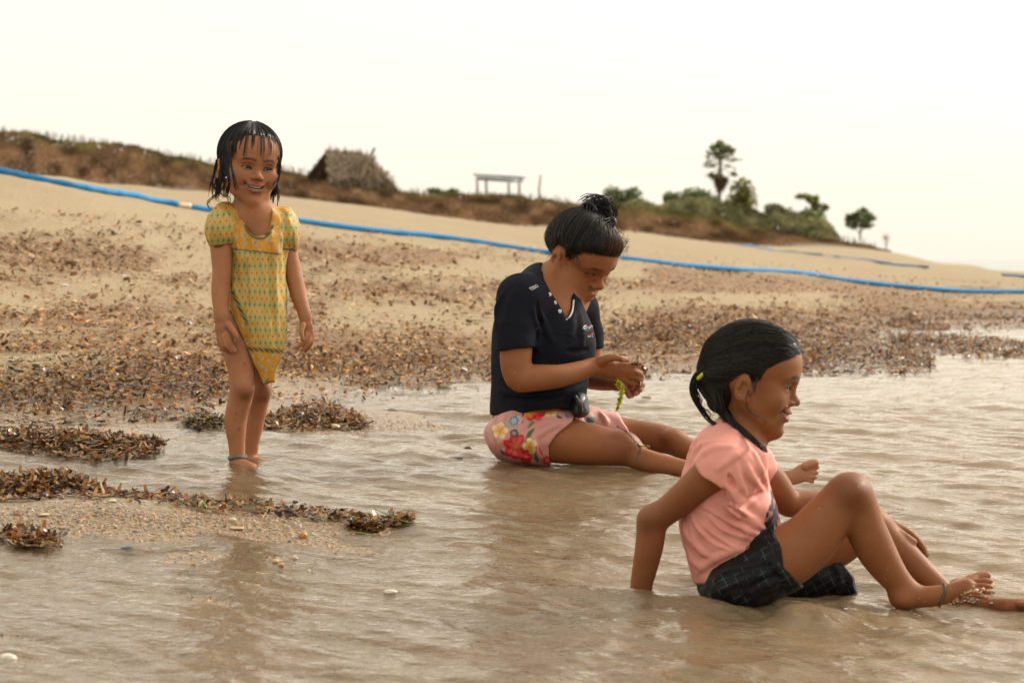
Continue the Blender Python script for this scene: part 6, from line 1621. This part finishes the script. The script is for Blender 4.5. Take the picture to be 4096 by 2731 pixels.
# dry litter across the beach: too many and too small to count
N = 76000
px = -300 + 4700 * rng.random(N); py = 860 + 760 * rng.random(N) ** 1.0
lm = litter_mask(px, py) + .05 + .10 * (py > 1290) * (px < 1300); k = (rng.random(N) < lm * 1.6) & (py > np.interp(px, [0, 1000, 2048, 3000, 4096], [760, 850, 960, 1040, 1130]) + 10); px, py = px[k], py[k]
d = inv_d(px, py); p = np.stack([(px - CX) / F * d, d, ground_z(px, d) + .006 + .012 * rng.random(len(px))], 1); ok = p[:, 2] > np.where(d < 26, water_z(px, d), -1) - .002; p, d = p[ok], d[ok]
sz = (.009 + .022 * rng.random(len(p)) ** 2.5) * np.clip(d / 9, .8, 1.5); fw = sstep(d, 8, 13)[:, None]
V, Q, C = flakes(p, sz, sz * (.3 + .3 * rng.random(len(p))), .25, 1.2, pick(PAL, len(p)) * 1.2 * (1 - fw) + pick(DRY, len(p)) * fw, .35)
tag(obj('beach_litter', new_mesh('beach_litter', V, Q, M_LITTER, cols=C)), 'scattered dry weed fragments over the sand', 'litter', kind='stuff')

# ------------------------------------------------------------------ pebbles
def ico(sub):
    import bmesh
    bm = bmesh.new(); bmesh.ops.create_icosphere(bm, subdivisions=sub, radius=1.0)
    V = np.array([v.co[:] for v in bm.verts]); T = np.array([[v.index for v in f.verts] for f in bm.faces]); bm.free(); return V, T
I1, I2 = ico(1), ico(2)
PEB = np.array([(.52, .42, .29), (.42, .30, .18), (.36, .19, .10), (.30, .27, .22), (.16, .14, .12), (.60, .53, .42), (.45, .27, .13), (.28, .14, .09), (.22, .22, .19), (.50, .36, .18), (.40, .33, .24)])
def pebbles(p, r, tmpl, col):
    n = len(p); V0, T0 = tmpl; m = len(V0)
    ax = np.stack([.8 + .6 * rng.random(n), .7 + .5 * rng.random(n), .38 + .3 * rng.random(n)], 1) * r[:, None]
    Vn = V0[None] * (1 + .22 * (rng.random((n, m, 1)) - .5)) * ax[:, None]
    a = rng.random(n) * 6.283; ca, sa = np.cos(a)[:, None], np.sin(a)[:, None]; tl = rng.normal(size=n)[:, None] * .25
    x, y, z = Vn[..., 0], Vn[..., 1], Vn[..., 2]; z2 = z + x * tl
    Vn = np.stack([x * ca - y * sa, x * sa + y * ca, z2], -1) + p[:, None]
    return Vn.reshape(-1, 3), (T0[None] + (np.arange(n) * m)[:, None, None]).reshape(-1, 3), np.repeat(col, m, axis=0)
M_PEB = material('wet_pebble', rough=.35, attr='col', spec=.5)
def scatter(regs, n):
    P_, tot = [], sum(r[4] for r in regs)
    for (cx, cy, hw, hh, w) in regs:
        k = int(n * w / tot); P_.append(np.stack([cx + hw * (rng.random(k) * 2 - 1), cy + hh * rng.normal(size=k).clip(-1.7, 1.7) * .6], 1))
    return np.concatenate(P_)
REG = [(450, 2090, 750, 75, 5), (900, 2250, 1200, 110, 4), (300, 1700, 600, 50, 1.6), (1450, 1720, 520, 75, 4), (1500, 1590, 600, 50, 1.6), (500, 1860, 700, 40, 1.2), (900, 2560, 1500, 150, 3), (1900, 1700, 300, 120, .8), (2100, 2350, 500, 150, .7), (500, 1640, 600, 30, 1), (700, 2450, 900, 120, 3), (300, 2650, 700, 90, 2)]
g = []
for n, rr, tm in ((13000, (.0017, .0044), I1), (2600, (.0035, .007), I1), (150, (.007, .012), I2)):
    q = scatter(REG, n); p = place(q[:, 0], q[:, 1]); r = rr[0] + (rr[1] - rr[0]) * rng.random(len(p)) ** 1.6
    p[:, 2] -= r * .15; g.append(pebbles(p, r, tm, pick(PEB, len(p)) * .62))
V, Fc, Cc = cat_geo(g)
tag(obj('gravel', new_mesh('gravel', V, Fc, M_PEB, cols=Cc)), 'wet multicoloured gravel along the water\'s edge', 'gravel', kind='stuff')
# stones one can point to
def stone(label, px, py, w, h, col, flat=.55, cat='stone', group=None, sink=.25, name='stone'):
    d = float(inv_d([px], [py], True)[0]); p = np.array([(px - CX) / F * d, d, float(ground_z(np.array([px]), np.array([d]))[0])]); zw_ = float(water_z(np.array([px]), np.array([d]))[0]); r = w / 2 * d / F; rz = h / 2 * d / F
    V0, T0 = ico(3); V0 = V0 * (1 + .10 * noise3(V0 * 1.7 + px, 3) + .05 * noise3(V0 * 4 + py, 4))[:, None] * [r, r * .8, rz]
    c = np.asarray(col) * (1 + .5 * noise3(V0 / r * 3 + px, 8))[:, None]
    o = obj(name, new_mesh(name, V0, T0, M_PEB, cols=c), None, (p[0], p[1], max(p[2], zw_ - rz * .6) + rz * (1 - sink * 2))); tag(o, label, cat, group); o.rotation_euler = (0, 0, rng.random() * 6.28 * 0); return o
for a in (('egg-shaped cream stone at the bottom left corner', 20, 2632, 80, 46, (.60, .54, .42)), ('upright orange-brown pebble on the wet gravel in front of the weed tip', 1209, 2150, 36, 32, (.45, .21, .06)),
          ('flat dark slate-grey stone on the left foreground gravel', 505, 2192, 62, 20, (.035, .045, .055)), ('round yellow-tan pebble beside an orange one in the foreground', 1098, 2244, 30, 22, (.48, .35, .15)),
          ('small orange pebble touching the yellow-tan one', 1122, 2258, 24, 17, (.52, .26, .08)), ('pale stone tipped up from the shallow water at lower left', 345, 2492, 44, 22, (.50, .38, .22)),
          ('brown pointed stone in the water left of the child\'s foot', 866, 1888, 34, 24, (.34, .22, .14)), ('reddish brown stone on the wet sand left of the child\'s calf', 840, 1622, 44, 26, (.33, .17, .11)),
          ('dark pyramid-shaped stone next to the reddish one', 803, 1600, 32, 26, (.12, .09, .08)), ('round mossy rock alone in the water between child and woman', 1778, 1550, 58, 28, (.17, .13, .06)),
          ('mossy rock in the water right of the woman\'s hands', 2588, 1594, 56, 26, (.20, .16, .08)), ('dark red oval stone by the woman\'s hip', 1872, 1792, 32, 20, (.14, .06, .035)),
          ('long grey stone lying in front of the woman\'s hip', 1826, 1828, 56, 14, (.34, .31, .25)), ('grey-green stone in the shallow water behind the gravel heap', 1570, 1645, 42, 18, (.27, .28, .20)),
          ('pale round pebble at the right of the nearest gravel bank', 927, 2082, 28, 17, (.58, .52, .43)), ('long tan pebble just below the pale round one', 945, 2112, 60, 13, (.48, .35, .17)),
          ('cream oval pebble on the near gravel bank', 445, 2016, 32, 14, (.62, .55, .40)), ('flat tan stone below the seaweed at the left', 170, 2060, 46, 12, (.52, .43, .27)),
          ('grey-brown oval stone half under the nearest seaweed', 28, 1992, 48, 24, (.24, .20, .15)), ('maroon pebble on the near gravel bank', 242, 2000, 24, 20, (.20, .11, .10)),
          ('white pebble on the sand band left of the child\'s hand', 752, 1298, 32, 20, (.68, .68, .64)), ('pale flat shell on the sand far left', 258, 1146, 34, 12, (.66, .62, .55)), ('pale shell on the sand above the white pebble', 494, 1118, 30, 13, (.66, .62, .55)),
          ('white stone in the far litter behind the woman', 1850, 1490, 42, 22, (.60, .56, .50)), ('dark driftwood lump on the litter right of the woman\'s head', 2460, 1292, 60, 20, (.06, .06, .04)),
          ('white foam-pale stone in the foreground film of water', 1560, 2366, 62, 26, (.60, .50, .38)), ('pale stone with tan band behind the gravel heap', 1335, 1712, 50, 26, (.44, .36, .24))):
    stone(*a)
# green blades and leaves that stand out
def leaf(label, pts, w, col, col2=None, up=.012, name='leaf', cat='leaf'):
    pts = np.array(pts, float); c = spline(place(pts[:, 0], pts[:, 1]), 9); d = c[:, 1].mean()
    dk = inv_d([pts[0, 0]], [max(pts[:, 1])])[0]; c = np.array([P(x, y, dk + .02 * k / 9) for k, (x, y) in enumerate(spline(pts, 9))])
    t = np.gradient(c, axis=0); t /= np.linalg.norm(t, axis=1)[:, None]; s = np.cross(t, [.25, 1, .2]); s /= np.linalg.norm(s, axis=1)[:, None]
    ww = (w / 2 * d / F) * np.sin(np.linspace(.25, np.pi - .12, 9)); V = np.concatenate([c - s * ww[:, None], c + [0, -.003, 0], c + s * ww[:, None]])
    k = np.arange(8); Q = np.concatenate([np.stack([k + a, k + 1 + a, k + 10 + a, k + 9 + a], 1) for a in (0, 9)])
    o = obj(name, new_mesh(name, V - c[0], Q, M_WRACK, cols=np.tile(col, (27, 1)) * (.8 + .4 * rng.random((27, 1)))), None, c[0]); tag(o, label, cat, 'green leaves on the wrack')
    md = o.modifiers.new('thickness', 'SOLIDIFY'); md.thickness = .0008; return o
leaf('bright green leaf sticking up from the thin weed line', [(520, 1982), (512, 1968), (497, 1953)], 14, (.20, .30, .02))
leaf('yellow-green leaf bent over beside a cream one', [(828, 2038), (816, 2015), (806, 2004)], 15, (.30, .40, .02))
leaf('cream dried leaf leaning on the yellow-green one', [(796, 2036), (802, 2012), (812, 1999)], 16, (.55, .48, .24))
leaf('long green blade across the clump at the end of the weed line', [(1495, 2033), (1560, 2062), (1620, 2085), (1700, 2093)], 6, (.16, .24, .03))
leaf('green blade lying in front of the clump at the end of the weed line', [(1425, 2128), (1460, 2136), (1500, 2140)], 12, (.18, .26, .05))
leaf('thin upright green blade left of the end clump', [(1294, 2112), (1300, 2085), (1310, 2062)], 6, (.20, .28, .03))
leaf('short upright green blade in the end clump', [(1430, 2108), (1448, 2090), (1476, 2050)], 6, (.18, .24, .03))
leaf('small green leaf on the pile level with the child\'s shins', [(420, 1764), (450, 1762)], 9, (.22, .32, .03))
leaf('yellow-green leaf in the litter right of the child\'s hem', [(1150, 1528), (1180, 1530)], 10, (.28, .32, .05))
# ------------------------------------------------------------------ small things on and by the people
def strokes(fig, S, lines, org, sc, w, name, mat, parent, off=.003):
    """print on cloth: strokes traced in photograph pixels, laid on the near surface of S"""
    G = []
    for l in lines:
        l = np.array(l, float) / sc + np.array(org); n = max(4, 4 * len(l)); px = spline(l, n)
        q = fig.surf(S, px) + [0, -off, 0]; t = np.gradient(q, axis=0); t /= np.linalg.norm(t, axis=1)[:, None] + 1e-9
        s = np.cross(t, [0, 1, 0]); s /= np.linalg.norm(s, axis=1)[:, None] + 1e-9; h = fig.r(w) / 2
        V = np.concatenate([q - s * h, q + s * h]); k = np.arange(n - 1); G.append((V, np.stack([k, k + 1, k + 1 + n, k + n], 1)))
    V, Fc, _ = cat_geo(G); child(name, V, Fc, mat, parent)
M_INK = material('white_print', (.62, .60, .60), .6); M_INK2 = material('grey_print', (.34, .33, .33), .6); M_RED = material('red_tape', (.42, .02, .02), .6)
O1 = (2320, 1280)
strokes(WD, WSH, [[(250, 700), (240, 620), (330, 500), (480, 400), (510, 440), (490, 560), (470, 700), (440, 830)], [(320, 720), (430, 620), (530, 570)], [(640, 500), (600, 580), (610, 660), (650, 640), (650, 520), (670, 660)],
                  [(740, 480), (710, 560), (740, 620), (710, 690)], [(800, 420), (830, 520), (800, 620)], [(855, 380), (880, 560)], [(910, 380), (930, 540), (965, 570), (1005, 500), (1010, 390), (1020, 480), (985, 570)]], O1, 19.6, 3.2, 'chest_print', M_INK, wom)
strokes(WD, WSH, [[(530, 860), (600, 840)], [(560, 920), (610, 900)], [(660, 800), (670, 880)], [(700, 770), (710, 860)], [(770, 780), (800, 840)], [(830, 760), (850, 810)], [(880, 720), (900, 770)], [(930, 700), (950, 750)], [(990, 650), (1005, 730)]], O1, 19.6, 2.6, 'chest_print', M_INK2, wom)
for l_ in ([(560, 1170), (700, 1145), (860, 1130)], [(1000, 1040), (1080, 1020)]): strokes(WD, WSH, [l_], O1, 19.6, 5, 'tape_label', M_RED, wom)
for l_, n_ in (([(600, 1290), (740, 1280), (870, 1265)], 'tape_label'), ([(930, 1060), (940, 1200), (970, 1340)], 'pin')): strokes(WD, WSH, [l_], O1, 19.6, 4.5, n_, M_INK, wom)
O2 = (2100, 1120)
strokes(WD, WSH, [[(510, 1020), (600, 980), (680, 1190)], [(640, 900), (770, 1110)], [(770, 1110), (740, 920), (850, 820)], [(870, 830), (940, 940), (870, 1040)], [(950, 760), (1000, 880)], [(1060, 730), (1060, 960)], [(1130, 700), (1220, 900), (1290, 860)],
                  [(1340, 560), (1280, 620), (1350, 810)], [(1470, 540), (1560, 800), (1650, 860), (1680, 760)]], O2, 31.36, 2.6, 'shoulder_print', M_INK, wom)
strokes(WD, WSH, [[(810, 1250), (1180, 1060), (1530, 870)]], O2, 31.36, 3, 'shoulder_print', M_INK, wom)

# weed held by the woman
def weed(name, label, fig, stem, n, sp, Ls, cols, cat='seaweed', mat=None):
    st = spline(np.array([fig.j(*p) for p in stem]), 20); t = rng.random(n); c = np.stack([np.interp(t * 19, np.arange(20), st[:, k]) for k in range(3)], 1) + rng.normal(size=(n, 3)) * sp * (1.1 - .7 * t[:, None])
    sz = Ls * (.5 + rng.random(n)); V, Q, C = flakes(c, sz, sz * .45, .9, 1.5, pick(np.array(cols), n), 1.2)
    Vt, Ft = tube(st, .0012, 6); Vt2, F2, C2 = cat_geo([(V, Q, C), (Vt, Ft[0], np.tile(cols[0], (len(Vt), 1)))])
    o = fig.j(*stem[0]); ob = obj(name, new_mesh(name, Vt2 - o, F2, mat or M_WRACK, cols=C2), None, o); tag(ob, label, cat); return ob
weed('seaweed_sprig', 'bright yellow-green seaweed hanging from the woman\'s hands', WD, [(2470, 1528, -.14), (2484, 1545, -.145), (2486, 1575, -.145), (2478, 1605, -.145), (2468, 1640, -.145)], 420, .0036, .007, [(.42, .46, .03), (.50, .52, .06), (.34, .38, .02), (.58, .58, .12)])
weed('seaweed_sprig', 'brown seaweed blade folded over the woman\'s fingertips', WD, [(2528, 1458, -.14), (2556, 1458, -.145), (2574, 1472, -.14), (2588, 1495, -.13)], 40, .002, .015, [(.16, .075, .03), (.09, .045, .02), (.25, .13, .05)])
weed('seaweed_strand', 'dark weed strand draped over the woman\'s near shin', WD, [(2470, 1706, -.155), (2500, 1724, -.16), (2530, 1752, -.17), (2560, 1792, -.18), (2552, 1822, -.20), (2545, 1850, -.205)], 60, .0012, .006, [(.10, .08, .05), (.06, .05, .04)])
weed('seaweed_strand', 'tan twig of weed caught on the woman\'s shin', WD, [(2556, 1786, -.175), (2575, 1782, -.18), (2598, 1786, -.18)], 20, .0015, .009, [(.38, .27, .13), (.22, .15, .07)])
# elastic round the girl's foot and the gravel stuck to it
a = np.linspace(0, 2 * np.pi, 33); c0 = GD.j(3766, 2378, -.068); rng_ = c0 + np.stack([.004 * np.sin(a), .037 * np.cos(a) * 1.0, .0225 * np.sin(a)], 1)
rng_ = GIRL_S.snap(rng_, .0012, 4)
Vt, Ft = tube(rng_, .0026, 6, False); child('foot_band', Vt, Ft, material('olive_elastic', (.09, .085, .045), .7), girl)
n = 170; u = rng.random(n); q = np.stack([3800 + 170 * u, 2412 - 78 * u ** .8 * rng.random(n)], 1); c = GD.surf(GIRL_S, q); c = c + rng.normal(size=c.shape) * .003
wz = water_z(to_px(c)[0], c[:, 1]); c[:, 2] = np.maximum(c[:, 2], wz + .001)
V, T, C = pebbles(c, .0018 + .0035 * rng.random(n) ** 2, I1, pick(PEB, n) * .8)
tag(obj('gravel_clump', new_mesh('gravel_clump', V, T, M_PEB, cols=C)), 'wet gravel sticking to the girl\'s raised toes', 'gravel', kind='stuff')
# falling drops
M_DROP = material('water_drop', (.9, .9, .88), .05); M_DROP.node_tree.nodes['Principled BSDF'].inputs['Transmission Weight'].default_value = 1.0
G = [uv_sphere(WD.j(x, y, -.15), r, 8, 6) for x, y, r in ((2565, 1528, .0022), (2563, 1538, .0020), (2506, 1608, .0022), (2462, 1644, .0020), (2600, 1520, .0016), (2597, 1526, .0014), (2543, 1600, .0012), (2540, 1632, .0012), (2548, 1655, .0014))]
V, Fc, _ = cat_geo(G); tag(obj('water_drops', new_mesh('water_drops', V, Fc, M_DROP)), 'drops of water falling from the woman\'s hands', 'drops', kind='stuff')
